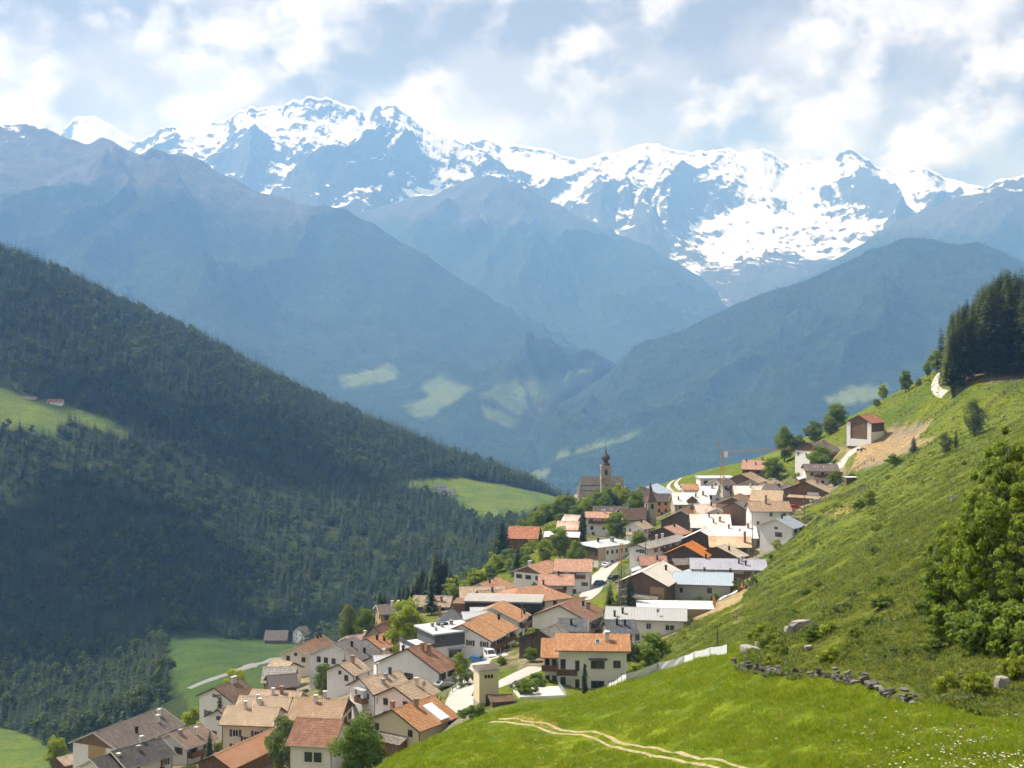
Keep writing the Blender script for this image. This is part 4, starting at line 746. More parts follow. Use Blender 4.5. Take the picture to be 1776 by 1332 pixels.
for nm, c, ro, me in (('fascia_dark', (.06, .042, .03), .7, 0), ('fascia_light', (.55, .5, .42), .7, 0), ('frame_brown', (.10, .06, .035), .6, 0), ('frame_white', (.66, .65, .62), .5, 0), ('chimney_white', (.62, .58, .52), .8, 0), ('chimney_dark', (.035, .034, .035), .5, .3),
                      ('chimney_brick', (.33, .22, .15), .9, 0), ('chimney_grey', (.3, .29, .28), .7, 0), ('concrete', (.52, .50, .46), .9, 0), ('road', (.45, .43, .39), .95, 0), ('track_gravel', (.50, .43, .29), .95, 0), ('steel', (.30, .31, .32), .45, .6), ('crane_yellow', (.46, .28, .06), .5, .1),
                      ('crane_orange', (.50, .20, .05), .5, .1), ('net_white', (.70, .71, .72), .7, 0), ('net_orange', (.75, .19, .02), .7, 0), ('tarp', (.72, .70, .66), .6, 0), ('post_wood', (.14, .11, .085), .9, 0), ('solar', (.012, .016, .03), .2, 0), ('paint_white', (.75, .75, .74), .3, 0), ('paint_blue', (.06, .16, .33), .3, .2),
                      ('paint_silver', (.42, .44, .46), .3, .5), ('paint_dark', (.03, .032, .036), .3, .2), ('paint_red', (.40, .03, .025), .3, .1), ('tyre', (.015, .015, .015), .9, 0), ('dish', (.40, .40, .40), .5, 0), ('sign_white', (.75, .75, .75), .5, 0), ('sign_red', (.55, .03, .03), .5, 0), ('sign_blue', (.04, .18, .45), .5, 0), ('dark_opening', (.015, .014, .013), .8, 0), ('copper', (.16, .10, .065), .6, .3), ('rockgrey', (.30, .28, .25), .95, 0)):
    plain(nm, c, ro, me)
t = MT('glass'); t.done((.025, .03, .035), .08, None, 0, .8)
M = lambda k: MATS[k]

# shared small meshes (unit sized, scaled per use); a window faces -y
def frame_mesh(mat):
    b = MB(); w = .09
    b.box(-.5, .5, -.07, .02, -.5, -.5 + w).box(-.5, .5, -.07, .02, .5 - w, .5).box(-.5, -.5 + w, -.068, .02, -.5 + w, .5 - w).box(.5 - w, .5, -.068, .02, -.5 + w, .5 - w).box(-.03, .03, -.06, .02, -.5 + w, .5 - w)
    return b.mesh('window_frame', mat)
ME_FRAME = {'b': frame_mesh(M('frame_brown')), 'w': frame_mesh(M('frame_white'))}
ME_PANE = MB().box(-.41, .41, -.04, .02, -.41, .41).mesh('window_pane', M('glass'))
ME_SILL = MB().box(-.56, .56, -.16, .0, -.57, -.5).mesh('window_sill', M('frame_white'))
def chim(mat, h=1.5, w=.62, cap=1):
    b = MB().box(-w / 2, w / 2, -w / 2, w / 2, -1.6, h - .3); b.box(-w / 2 - .08, w / 2 + .08, -w / 2 - .08, w / 2 + .08, h - .34, h - .22)
    for sx in (-1, 1):
        for sy in (-1, 1): b.box(sx * w * .38 - .07, sx * w * .38 + .07, sy * w * .38 - .07, sy * w * .38 + .07, h - .22, h)
    b.box(-w / 2 - .12, w / 2 + .12, -w / 2 - .12, w / 2 + .12, h, h + .09); return b.mesh('chimney', mat)
ME_CH = {'w': chim(M('chimney_white')), 'd': chim(M('chimney_dark'), 1.35, .5), 'b': chim(M('chimney_brick'), 1.7, .75), 'g': chim(M('chimney_grey'), .9, .7), 't': chim(M('chimney_brick'), 3.6, .8)}
ME_SKY = MB().box(-.45, .45, -.6, .6, 0, .12).box(-.37, .37, -.52, .52, .12, .14, 1).mesh('skylight', M('frame_white'), M('glass'))
def dish_mesh():
    b = MB(); b.bar((0, 0, -.6), (0, 0, .5), .06); b.lathe([(.05, 0), (.3, .05), (.45, .14), (.43, .16), (.28, .09), (.02, .04)], 12)
    v = b.v; k = len(v) - 72
    for i in range(k, len(v)): x, y, z = v[i]; v[i] = (x, -z - .05, y + .55)
    return b.mesh('satellite_dish', M('dish'))
ME_DISH = dish_mesh()
def add_window(root, face, hl, hw, s, z, w=1.05, h=1.25, kind='b', sill=False):
    """face F = camera-side long wall, R/L = gable at +x/-x; s = position along the face"""
    if face == 'F': loc, rz = (s, -hw, z), 0
    elif face == 'R': loc, rz = (hl, s, z), math.pi / 2
    else: loc, rz = (-hl, s, z), -math.pi / 2
    o = link('window', ME_FRAME[kind], root, loc, rz, (w, 1, h)); link('pane', ME_PANE, o)
    if sill: link('sill', ME_SILL, o)
    return o
ME_SHUT = {k: MB().box(-.98, -.53, -.06, .0, -.5, .5).box(.53, .98, -.06, .0, -.5, .5).mesh('shutter', plain('shutter_' + k, c, .7)) for k, c in (('brown', (.13, .07, .04)), ('green', (.05, .10, .06)))}
def build_house(h):
    o = h['o']; Ln, Wd, H, rise = h['L'], h['W'], h['H'], h['rise']; c = h['c']; rr = random.Random(int(c.x * 31 + c.y * 17))
    far = c.y > 600
    root = link(h['kind'], None, None, (c.x, c.y, h['base']), h['ang']); root.empty_display_size = .5
    cat = {'barn': 'barn', 'shed': 'shed', 'house': 'house', 'hall': 'hall'}[h['kind']]
    tag(root, h['label'], cat, 'farms across the valley' if far else 'village buildings')
    ov = .55; hw = Wd / 2 - .6; hl = Ln / 2 - ov; s = rise / (Wd / 2); ridge = H + rise; zw = ridge - s * hw; D = -5
    if o.get('hip'):
        Lr = Ln; Ln = Ln + Wd * .8; hl = Ln / 2 - .6; inset = Wd * .4
        b = MB().box(-hl, hl, -hw, hw, D, H + .1); link('wall', b.mesh('wall', M('wall_' + h['wall'])), root)
        x1 = Ln / 2; y1 = Wd / 2; r1 = max(.05, Ln / 2 - inset)
        P = [(-x1, -y1, H), (x1, -y1, H), (x1, y1, H), (-x1, y1, H), (-r1, 0, ridge), (r1, 0, ridge)]; P += [(x, y, z - .2) for x, y, z in P[:4]]
        roof = link('roof', MB().poly(P, [(0, 1, 5, 4), (1, 2, 5), (2, 3, 4, 5), (3, 0, 4), (0, 6, 7, 1), (1, 7, 8, 2), (2, 8, 9, 3), (3, 9, 6, 0), (9, 8, 7, 6)]).mesh('roof', M('roof_' + h['roof'])), root)
        gsign = 1
    else:
        prof = [(-hw, D), (hw, D), (hw, zw - .12), (0, ridge - .14), (-hw, zw - .12)]
        link('wall', MB().prism(prof, -hl, hl).mesh('wall', M('wall_' + h['wall'])), root)
        th = .2; y1 = Wd / 2
        b = MB().prism([(-y1, H - th), (0, ridge - th), (y1, H - th), (y1, H), (0, ridge), (-y1, H)], -Ln / 2, Ln / 2)
        roof = link('roof', b.mesh('roof', M('roof_' + h['roof'])), root)
        # verge boards on both gables and an eaves gutter on the camera side
        fm = M('fascia_dark' if h['wall'] in ('wood', 'blackwood', 'plank') or rr.random() < .55 else 'fascia_light')
        for sx in (-1, 1):
            x = sx * (Ln / 2 + .03)
            for sy in (-1, 1):
                link('verge_board', MB().bar((x, sy * (y1 + .02), H - .1), (x, sy * .02, ridge - .1), .05, 0, .26).mesh('verge_board', fm), roof)
        if not far:
            link('gutter', MB().bar((-Ln / 2, -y1 - .07, H - .1), (Ln / 2, -y1 - .07, H - .1), .13).mesh('gutter', M('copper' if h['wall'] != 'white' else 'steel')), roof)
            link('ridge_cap', MB().prism([(-.22, ridge - .05), (.22, ridge - .05), (0, ridge + .07)], -Ln / 2 + .01, Ln / 2 - .01).mesh('ridge_cap', M('roof_' + h['roof'])), roof)
        # which gable looks at the camera
        ax = Vector((math.cos(h['ang']), math.sin(h['ang']))); gsign = -1 if ax.dot(Vector((c.x, c.y))) > 0 else 1
        if o.get('gable'):
            zg = zw - .25; x = gsign * (hl + .04); q = hw - .02
            P = [(x - .03, -q, zg), (x - .03, q, zg), (x - .03, q, zw - .16), (x - .03, 0, ridge - .18), (x - .03, -q, zw - .16)]; P += [(x + .03, y, z) for _, y, z in P]
            if h['wall'] in ('wood', 'blackwood', 'plank'): P = [(a, y, D if i % 5 < 2 else z) for i, (a, y, z) in enumerate(P)]
            link('gable_cladding', MB().poly(P, [(0, 1, 2, 3, 4), (9, 8, 7, 6, 5), (0, 5, 6, 1), (1, 6, 7, 2), (2, 7, 8, 3), (3, 8, 9, 4), (4, 9, 5, 0)]).mesh('gable_cladding', M('wall_' + o['gable'])), root)
    G = 'R' if gsign > 0 else 'L'; wk = 'w' if rr.random() < .3 else 'b'
    if o.get('wf'):
        for w in o['wf']:
            ww, hh = (w[2], w[3]) if len(w) > 2 else (1.15, 1.35); add_window(root, 'F', hl, hw, w[0] * hl, zw - w[1] - .3, ww, hh, wk, True)
    if o.get('wg'):
        for w in o['wg']:
            ww, hh = (w[2], w[3]) if len(w) > 2 else (1.1, 1.3); add_window(root, G, hl, hw, w[0] * hw * (-1 if G == 'L' else 1), zw - w[1] + .2, ww, hh, wk, True)
    if o.get('win', 1):
        floors = max(1, int(zw / 2.6))
        if not o.get('wf'):
            nc = max(2, int(2 * hl / 3.0))
            for f in range(floors):
                for k in range(nc):
                    if rr.random() < .78: add_window(root, 'F', hl, hw, -hl + (k + .5) * 2 * hl / nc + rr.uniform(-.2, .2), zw - 1.25 - f * 2.6, rr.choice((.95, 1.1)), rr.choice((1.1, 1.3)), wk, c.y < 330)
        if not o.get('wg') and not o.get('hip'):
            nc = max(2, int(2 * hw / 3.2)); zt = 1.0 if o.get('gable') else .6
            for f in range(floors):
                for k in range(nc):
                    if rr.random() < .75: add_window(root, G, hl, hw, -hw + (k + .5) * 2 * hw / nc + rr.uniform(-.2, .2), zw - zt - .5 - f * 2.6, 1.0, 1.2, wk, c.y < 330)
            if rr.random() < .6 and not o.get('gable'): add_window(root, G, hl, hw, 0, ridge - 1.9, .8, .8, wk)
        dw = link('door', MB().box(-.5, .5, -.06, .02, -1.05, 1.05).mesh('door', M('frame_brown')), root, (rr.uniform(-.6, .6) * hl, -hw, .9)); link('handle', MB().box(.32, .38, -.11, -.06, -.1, .06).mesh('handle', M('steel')), dw)
    if c.y < 420 and rr.random() < .5 and o.get('win', 1):
        sk = rr.choice(('brown', 'brown', 'green'))
        for w in [x for x in root.children if x.name.startswith('window') and x.scale[0] < 1.3]: link('shutters', ME_SHUT[sk], w)
    if c.y < 480 and not o.get('hip'):
        for sx in (-1, 1): link('downpipe', MB().bar((sx * (hl - .1), -hw - .07, -4), (sx * (hl - .1), -hw - .07, zw - .1), .1).mesh('downpipe', M('copper')), root)
    def roof_z(fy): return ridge - abs(fy) * rise
    for fx, fy, k in o['ch']:
        link('chimney', ME_CH[k], root, (fx * hl, fy * Wd / 2, roof_z(fy)), rr.uniform(-.1, .1), .85)
    tilt = math.atan2(rise, Wd / 2)
    for fx, fy in o.get('sky', []):
        q = link('skylight', ME_SKY, roof, (fx * hl, fy * Wd / 2, roof_z(fy) + .01)); q.rotation_euler = (tilt if fy < 0 else -tilt, 0, 0)
    if o.get('solar'):
        for k in range(4):
            q = link('solar_panel', MB().box(-.8, .8, -1.4, 1.4, .05, .1).mesh('solar_panel', M('solar')), roof, (-hl * .5 + k * 1.75, Wd * .25 if k % 2 else Wd * .25, roof_z(.5) + .03)); q.rotation_euler = (-tilt, 0, 0)
    if o.get('dish'): link('satellite_dish', ME_DISH, root, (hl * .3, -Wd * .3, roof_z(.6) + .5), -h['ang'] + .5)
    if o.get('hatch'):
        q = link('roof_hatch', MB().box(-1.2, 1.2, -2.2, 2.2, .0, .35).mesh('roof_hatch', M('paint_white')), roof, (hl * .35, -Wd * .3, roof_z(.6))); q.rotation_euler = (tilt, 0, 0)
    if o.get('cladF'):
        for k in range(5): link('timber_panel', MB().box(-1.3, 1.3, -.08, .02, -1.1, .9).mesh('timber_panel', M('wall_plywood' if k % 2 else 'wall_plank')), root, (-hl + 2.2 + k * (2 * hl - 4.4) / 4, -hw, zw - 1.4))
        x = gsign * (hl + .05); link('hay_door', MB().box(-.05, .05, -2.6, 1.6, -2.2, .4).mesh('hay_door', M('wall_plywood')), root, (x, 0, zw - .6))
    if o.get('canopy') or o.get('balc'):
        bal = link('balcony', MB().box(-1.4, 1.4, -1.3, 0, -.15, 0).box(-1.4, 1.4, -1.3, -1.22, 0, .95).box(-1.4, -1.33, -1.22, 0, 0, .95).box(1.33, 1.4, -1.22, 0, 0, .95).mesh('balcony', M('wall_balcony')), root,
                   (gsign * hl, -hw * .2, zw - 2.3), math.pi / 2 * gsign)
        if o.get('canopy'):
            for sx in (-1.3, 1.3): link('canopy_post', MB().box(sx - .05, sx + .05, -1.25, -1.15, .95, 2.3).mesh('canopy_post', M('frame_white')), bal)
            link('canopy_roof', MB().box(-1.55, 1.55, -1.5, 0, 2.3, 2.42).mesh('canopy_roof', M('roof_metal')), bal)
    if o.get('tallwin'):
        for k in range(4): add_window(root, 'F', hl, hw, -hl + 1.5 + k * 2.3, zw - 2.3, 1.1, 3.6, 'b')
    if o.get('garage'):
        link('garage_door', MB().box(-.05, .05, -1.9, 1.9, -1.6, 2.2).mesh('garage_door', M('paint_white')), root, (gsign * (hl + .1), -hw * .35, 1.6))
    if o.get('board'):
        link('plywood_panel', MB().box(-.05, .05, -1.7, 1.7, -1.5, 1.6).mesh('plywood_panel', M('wall_plywood')), root, (gsign * (hl + .06), (hw - 2.2) * (1 if gsign > 0 else 1) * -1, 3.0))
    if o.get('pillars'):
        x = gsign * (hl + .05)
        [link('corner_pier', MB().box(-.25, .12, sy * hw - .75, sy * hw + .75, -4, zw - .15).mesh('corner_pier', M('wall_white')), root, (x, 0, 0)) for sy in (-.9, .9)]; link('plinth', MB().box(-.2, .1, -hw, hw, -4, -1.4).mesh('plinth', M('wall_white')), root, (x, 0, 0)); link('side_plinth', MB().box(-hl, hl, -hw - .06, -hw + .02, -4, 1.2).mesh('side_plinth', M('wall_white')), root)
    if not far and o.get('win', 1) and not o.get('hip') and not o.get('wf') and rr.random() < .55 and zw > 3.6:
        # a timber balcony along the camera side
        bw = hl * rr.uniform(.45, .8); bx_ = rr.uniform(-.3, .3) * hl; bz = zw - 2.05
        bal = link('balcony', MB().box(-bw, bw, -1.15, 0, -.14, 0).mesh('balcony', M('wall_balcony')), root, (bx_, -hw, bz))
        link('railing', MB().box(-bw, bw, -1.15, -1.09, 0, .95).box(-bw, -bw + .06, -1.09, 0, 0, .95).box(bw - .06, bw, -1.09, 0, 0, .95).mesh('railing', M('wall_balcony')), bal)
    if not far and rr.random() < .35 and not o.get('hip') and zw > 3.2:
        # a lean-to against the gable
        aw = hw * rr.uniform(.5, .8); x0 = gsign * hl; x1 = gsign * (hl + 2.4); P = [(x0, -aw, 2.9), (x1, -aw, 2.1), (x1, aw, 2.1), (x0, aw, 2.9)]; P = P if gsign > 0 else P[::-1]
        lt = link('lean_to', MB().box(min(x0, x1 - gsign * .3), max(x0, x1 - gsign * .3), -aw + .25, aw - .25, -5, 2.05).mesh('lean_to', M('wall_' + rr.choice(('wood', 'oldwall', h['wall'])))), root)
        link('lean_to_roof', MB().poly(P + [(a, b, z - .14) for a, b, z in P], [(0, 1, 2, 3), (7, 6, 5, 4), (0, 4, 5, 1), (1, 5, 6, 2), (2, 6, 7, 3), (3, 7, 4, 0)]).mesh('lean_to_roof', M('roof_' + rr.choice(('metal', h['roof'], 'oldgrey')))), lt)
    if o.get('dormer'):
        dr = link('dormer', MB().prism([(-1.6, 0), (1.6, 0), (1.6, 1.2), (0, 2.4), (-1.6, 1.2)], -2.4, 2.4).mesh('dormer', M('wall_wood')), root, (0, -Wd * .27, roof_z(.85)), math.pi / 2)
        link('dormer_roof', MB().prism([(-2.0, .85), (0, 2.36), (2.0, .85), (2.0, 1.05), (0, 2.56), (-2.0, 1.05)], -2.7, 2.6).mesh('dormer_roof', M('roof_whitemetal')), dr)
    return root
for h in HOUSES: build_house(h)

# ------------------------------------------------------------------ special buildings
def place(u, Y, rz=0, name='', label='', cat='', dz=0, group=None):
    p = at(u, Y); o = link(name, None, None, (p.x, p.y, p.z + dz), rz); tag(o, label, cat, group); return o
BX = {n: (u, v, Y, h) for n, u, v, Y, h in BOXES}
def special(key, rz, name, label, cat, group=None):
    u, v, Y, h = BX[key]; x = (u - CX) / F * Y; z = (CY - v) / F * Y - h; o = link(name, None, None, (x, Y, z), rz); tag(o, label, cat, group); return o, h
def boxpart(name, root, mat, *b): return link(name, MB().box(*b).mesh(name, M(mat)), root)
# modern grey house
r, h = special('modern', R(28), 'house', 'modern house with flat pale roof and dark grey upper storey', 'house', 'village buildings')
boxpart('wall', r, 'wall_white', -7.5, 6.5, -4.2, 4.6, -5, 4.3); boxpart('upper_storey', r, 'wall_greypanel', -3.4, 6.7, -4.4, 4.8, 4.3, 7.0); rf = boxpart('roof', r, 'roof_flatgrey', -3.9, 7.4, -5.1, 5.4, 7.0, 7.3)
for q in ((-1, 2, .8), (.6, .5, .7), (3.5, 2, .9), (5.6, -1, .7), (-2, -2, .6)): link('roof_vent', ME_CH['g'], rf, (q[0], q[1], 7.35), 0, q[2])
link('solar_panel', MB().box(-1.2, 1.2, -.6, .6, 0, .5).mesh('solar_panel', M('solar')), rf, (1.6, 2.6, 7.3))
tr = boxpart('terrace_parapet', r, 'wall_greypanel', -7.6, -3.42, -4.3, -4.15, 4.3, 5.2); boxpart('terrace_side_parapet', r, 'wall_greypanel', -7.6, -7.45, -4.14, 4.6, 4.3, 5.2)
for s_, z_, w_, hh in ((-1.6, 5.8, 1.3, .7), (1.5, 2.6, 3.0, 1.7), (-5.2, 2.6, 1.1, 1.3), (5.0, 2.4, 1.1, 1.3), (-2.2, .5, 1.2, 1.2)): add_window(r, 'F', 6.5, 4.22 if z_ < 4.3 else 4.42, s_, z_, w_, hh, 'b')
for s_ in (-2.2, .6, 2.8): add_window(r, 'R', 6.52, 4.2, s_, 2.4, 1.0, 1.3)
boxpart('window_awning', r, 'roof_metal', -.3, 3.3, -5.1, -4.25, 3.6, 3.75)
# dark flat-roofed block
r, h = special('darkblock', R(-6), 'house', 'long dark flat-roofed block with thin pale roof edge', 'house', 'village buildings')
boxpart('wall', r, 'wall_darkpanel', -9.2, 9.2, -4.5, 4.5, -5, 4.6); boxpart('roof', r, 'roof_darktop', -9.6, 9.6, -5, 5, 4.6, 4.95); boxpart('side_wing', r, 'wall_wood', -12.4, -9.25, -3.6, 3.4, -5, 4.0)
for s_ in (-6, -1, 4.5): add_window(r, 'F', 9.2, 4.5, s_, 2.4, 1.4, 1.2)
# three-storey balcony house
r, h = special('threestorey', R(-3), 'house', 'three-storey white house with orange roof and timber balconies above the white terrace', 'house', 'village buildings')
Hh = 8.6; hx_, hy_ = 6.3, 4.6
link('wall', MB().prism([(-hy_, -4), (hy_, -4), (hy_, Hh - .05), (0, Hh + 1.65), (-hy_, Hh - .05)], -4.0, hx_).mesh('wall', M('wall_white')), r); link('recessed_wall', MB().prism([(-3.2, -4), (hy_, -4), (hy_, Hh - .1), (0, Hh + 1.6), (-3.2, Hh + .1)], -6.4, -4.0).mesh('recessed_wall', M('wall_white')), r)
boxpart('side_wing', r, 'wall_white', -9.3, -6.4, -1.6, 4.4, -4, 6.9)
rf = link('roof', MB().prism([(-5.4, Hh - .35), (0, Hh + 1.72), (5.4, Hh - .35), (5.4, Hh - .12), (0, Hh + 1.95), (-5.4, Hh - .12)], -7.1, 7.1).mesh('roof', M('roof_orange2')), r)
link('gutter', MB().bar((-7.1, -5.47, Hh - .22), (7.1, -5.47, Hh - .22), .14).mesh('gutter', M('copper')), rf)
sr = link('wing_roof', MB().poly([(-9.9, -3.4, 6.6), (-6.42, -3.4, 6.6), (-6.42, 2.6, 9.0), (-9.9, 2.6, 9.0), (-9.9, -3.4, 6.4), (-6.42, -3.4, 6.4), (-6.42, 2.6, 8.8), (-9.9, 2.6, 8.8)], [(0, 1, 2, 3), (7, 6, 5, 4), (0, 4, 5, 1), (1, 5, 6, 2), (2, 6, 7, 3), (3, 7, 4, 0)]).mesh('wing_roof', M('roof_orange2')), r)
link('chimney', ME_CH['w'], r, (2.7, -2.2, Hh + .9), 0, 1.25); q = link('skylight', ME_SKY, rf, (.9, -2.6, Hh + .97)); q.rotation_euler = (R(21), 0, 0)
for s_, z_, w_, hh in ((.9, 5.7, 2.6, 1.5), (4.5, 5.8, 1.4, 1.4), (.9, 2.0, 2.5, 1.4), (4.5, 2.1, 1.4, 1.5), (-2.9, 5.5, .8, 1.9), (-2.9, 2.0, .8, 1.9)): add_window(r, 'F', hx_, hy_ + .01, s_, z_, w_, hh, 'b', True)
for x_, z_ in ((-8.6, 5.2), (-8.6, 1.9), (-7.3, 5.2), (-7.3, 1.9)): add_window(r, 'F', hx_, 1.61, x_, z_, .8, 1.9, 'b')
for x_, z_ in ((-5.6, 5.3), (-5.6, 2.0)): add_window(r, 'F', hx_, 3.21, x_, z_, 1.0, 2.0, 'b')
boxpart('window_awning', r, 'roof_greybrown', -.8, 2.7, -5.5, -4.62, 6.75, 6.9)
for (x0, x1, y0, y1, z) in ((-6.7, -3.0, -5.9, -4.62, 4.0), (-6.7, -3.8, -5.9, -4.62, .6), (-9.6, -6.9, -3.2, -1.62, 4.1), (-9.6, -6.9, -3.2, -1.62, .8)):
    bal = boxpart('balcony', r, 'concrete', x0, x1, y0, y1, z - .18, z)
    link('railing', MB().box(x0, x1, y0 - .06, y0, z - .1, z + 1.05).box(x0 - .06, x0, y0, y1, z - .1, z + 1.05).box(x1, x1 + .06, y0, y1, z - .1, z + 1.05).mesh('railing', M('wall_balcony')), bal)
boxpart('side_garage_door', r, 'frame_brown', 6.32, 6.38, -2, 1, 0, 2.2); boxpart('porch_roof', r, 'roof_darkbrown', 6.35, 9.5, -3, 2.5, 2.2, 2.4)  # brown garage door on the side wall, with a porch beside it
for y_ in (-2.8, 2.3): boxpart('porch_post', r, 'post_wood', 9.2, 9.35, y_, y_ + .15, -2, 2.2)
for s_ in (-1.0, 1.8): add_window(r, 'R', hx_ + .01, 4, s_, 5.7, 1.0, 1.3)
# white terrace in front of it
p = hit(928, 1207, 200); o = link('terrace', None, None, (p.x + .3, 250, at(925, 252).z - .4), R(8)); tag(o, 'white walled terrace with flat bright top in front of the balcony house', 'terrace')
boxpart('slab', o, 'concrete', -3.5, 4.6, -4, 4, -4, 1.0); boxpart('parapet', o, 'wall_white', -3.6, 4.7, -4.12, -4.0, -3, 1.5); boxpart('side_parapet', o, 'wall_white', -3.62, -3.5, -4.0, 4, -3, 1.5); boxpart('railing', o, 'steel', 4.6, 4.66, -4, 4, 1.0, 1.9)
# transformer tower
r, h = special('transformer', R(18), 'transformer_tower', 'narrow cream transformer tower with three small louvres beside the white road', 'tower')
boxpart('wall', r, 'wall_yellow', -1.75, 1.75, -1.75, 1.75, -3, 6.2); boxpart('cornice', r, 'wall_cream', -1.9, 1.9, -1.9, 1.9, 5.7, 6.0)
link('roof', MB().poly([(-2.1, -2.1, 6.2), (2.1, -2.1, 6.2), (2.1, 2.1, 6.2), (-2.1, 2.1, 6.2), (0, 0, 6.75)], [(0, 1, 4), (1, 2, 4), (2, 3, 4), (3, 0, 4), (3, 2, 1, 0)]).mesh('roof', M('roof_greybrown')), r)
for k in range(3): boxpart('louvre', r, 'dark_opening', -.8 + k * .55, -.4 + k * .55, -1.8, -1.7, 4.7, 5.3)
boxpart('door', r, 'frame_brown', -.6, .4, -1.82, -1.7, -.2, 1.9); boxpart('base_band', r, 'wall_oldwall', -1.8, 1.8, -1.8, 1.8, -3, .5)
# white block with long window rows
r, h = special('whiteblock', R(38), 'house', 'white block with low pale hipped roof and long rows of windows above the road', 'house', 'village buildings')
boxpart('wall', r, 'wall_white', -6.5, 9, -5, 5, -4, 7.2); boxpart('timber_upper_wall', r, 'wall_wood', -6.6, -6.5, -5, 5, 3.2, 7.1); boxpart('brown_corner_panel', r, 'wall_tanwall', -6.6, -3.4, -5.08, -5.0, 2.8, 7.0)
link('roof', MB().poly([(-7.3, -5.8, 7.2), (9.8, -5.8, 7.2), (9.8, 5.8, 7.2), (-7.3, 5.8, 7.2), (-2, 0, 8.2), (4.5, 0, 8.2), (-7.3, -5.8, 7.0), (9.8, -5.8, 7.0), (9.8, 5.8, 7.0), (-7.3, 5.8, 7.0)], [(0, 1, 5, 4), (1, 2, 5), (2, 3, 4, 5), (3, 0, 4), (0, 6, 7, 1), (1, 7, 8, 2), (2, 8, 9, 3), (3, 9, 6, 0), (9, 8, 7, 6)]).mesh('roof', M('roof_flatgrey')), r)
link('chimney', ME_CH['d'], r, (-3, -1, 8)); link('chimney', ME_CH['g'], r, (2, -2, 8), 0, 1.3)
for k in range(6):
    for z in (2.0, 5.2): add_window(r, 'F', 9, 5.01, -2.6 + k * 2.0, z, .85, 1.2)
for y_ in (-3, 0, 3): add_window(r, 'L', 6.62, 5, y_, 5.0, 1.1, 1.2)
# village church
r, h = special('church', R(2), 'church', 'village church with steep grey shingle roof and onion-domed bell tower', 'church')
link('nave_wall', MB().prism([(-5, -6), (5, -6), (5, 6.2), (0, 13.0), (-5, 6.2)], -8.6, 8.0).mesh('nave_wall', M('wall_oldwall')), r)
rf = link('nave_roof', MB().poly([(-10.4, -6.2, 5.2), (9.6, -6.2, 5.2), (9.6, 6.2, 5.2), (-10.4, 6.2, 5.2), (-8.8, 0, 14), (9.2, 0, 14)], [(0, 1, 5, 4), (1, 2, 5), (2, 3, 4, 5), (3, 0, 4), (3, 2, 1, 0)]).mesh('nave_roof', M('roof_oldgrey')), r)
for z in (8.6, 10.6): link('roof_course', MB().bar((-9.6, -6.2 * (14 - z) / 8.8 - .1, z), (9.5, -6.2 * (14 - z) / 8.8 - .1, z), .14).mesh('roof_course', M('roof_palegrey')), rf)
link('west_porch', MB().prism([(-3, -4), (3, -4), (3, 4), (0, 6.4), (-3, 4)], -11.5, -8.5).mesh('west_porch', M('wall_tanwall')), r)
T = link('tower', MB().box(-.8, 3.4, -7.9, -3.7, -4, 19.0).mesh('tower', M('wall_stonewall')), r)
for z in (13.6, 19.0): link('cornice', MB().box(-1.0, 3.6, -8.1, -3.5, z, z + .3).mesh('cornice', M('wall_oldwall')), T)
link('bell_opening', MB().box(.8, 1.8, -7.96, -7.8, 15.3, 17.2).poly([(.8, -7.96, 17.2), (1.8, -7.96, 17.2), (1.3, -7.96, 17.9)], [(0, 1, 2)]).mesh('bell_opening', M('dark_opening')), T)
link('bell_opening', MB().box(-.86, -.7, -6.3, -5.3, 15.3, 17.4).mesh('bell_opening', M('dark_opening')), T)
for z in (6, 10.5): link('slit_window', MB().box(1.1, 1.5, -7.95, -7.8, z, z + 1.1).mesh('slit_window', M('dark_opening')), T)
D_ = link('onion_dome', MB().lathe([(1.95, 19.3), (1.75, 19.9), (1.0, 20.5), (.95, 21.0), (1.45, 21.5), (1.8, 22.3), (1.7, 23.0), (1.1, 23.7), (.5, 24.3), (.22, 25.2), (.14, 26.6), (.05, 28.2)], 16, (1.3, -5.8)).mesh('onion_dome', M('fascia_dark'), smooth=True), T)
link('cross', MB().bar((1.3, -5.8, 28), (1.3, -5.8, 29.6), .12).bar((.9, -5.8, 29.1), (1.7, -5.8, 29.1), .12).mesh('cross', M('chimney_dark')), T)
for k in range(4): link('church_window', MB().box(-6.5 + k * 3.9, -5.6 + k * 3.9, -5.08, -4.98, 1.5, 4.2).mesh('church_window', M('glass')), r)
# chapel with spire
r, h = special('chapel', R(20), 'chapel', 'small stone chapel with pointed brown spire on a square tower', 'chapel')
link('tower', MB().box(-1.6, 1.6, -1.6, 1.6, -5, 9.6).mesh('tower', M('wall_oldwall')), r)
link('spire', MB().poly([(-2, -2, 9.5), (2, -2, 9.5), (2, 2, 9.5), (-2, 2, 9.5), (-1, -1, 11.5), (1, -1, 11.5), (1, 1, 11.5), (-1, 1, 11.5), (0, 0, 17)], [(0, 1, 5, 4), (1, 2, 6, 5), (2, 3, 7, 6), (3, 0, 4, 7), (4, 5, 8), (5, 6, 8), (6, 7, 8), (7, 4, 8), (3, 2, 1, 0)]).mesh('spire', M('roof_brown')), r)
boxpart('bell_opening', r, 'dark_opening', -.5, .5, -1.66, -1.5, 7, 8.8); boxpart('bell_opening', r, 'dark_opening', -1.66, -1.5, -.5, .5, 7, 8.8)
link('nave', MB().prism([(-4, -5), (4, -5), (4, 4), (0, 7.2), (-4, 4)], -12, -1.6).mesh('nave', M('wall_tanwall')), r); link('nave_roof', MB().prism([(-4.6, 3.55), (0, 7.25), (4.6, 3.55), (4.6, 3.8), (0, 7.5), (-4.6, 3.8)], -12.5, -1.6).mesh('nave_roof', M('roof_brown')), r)
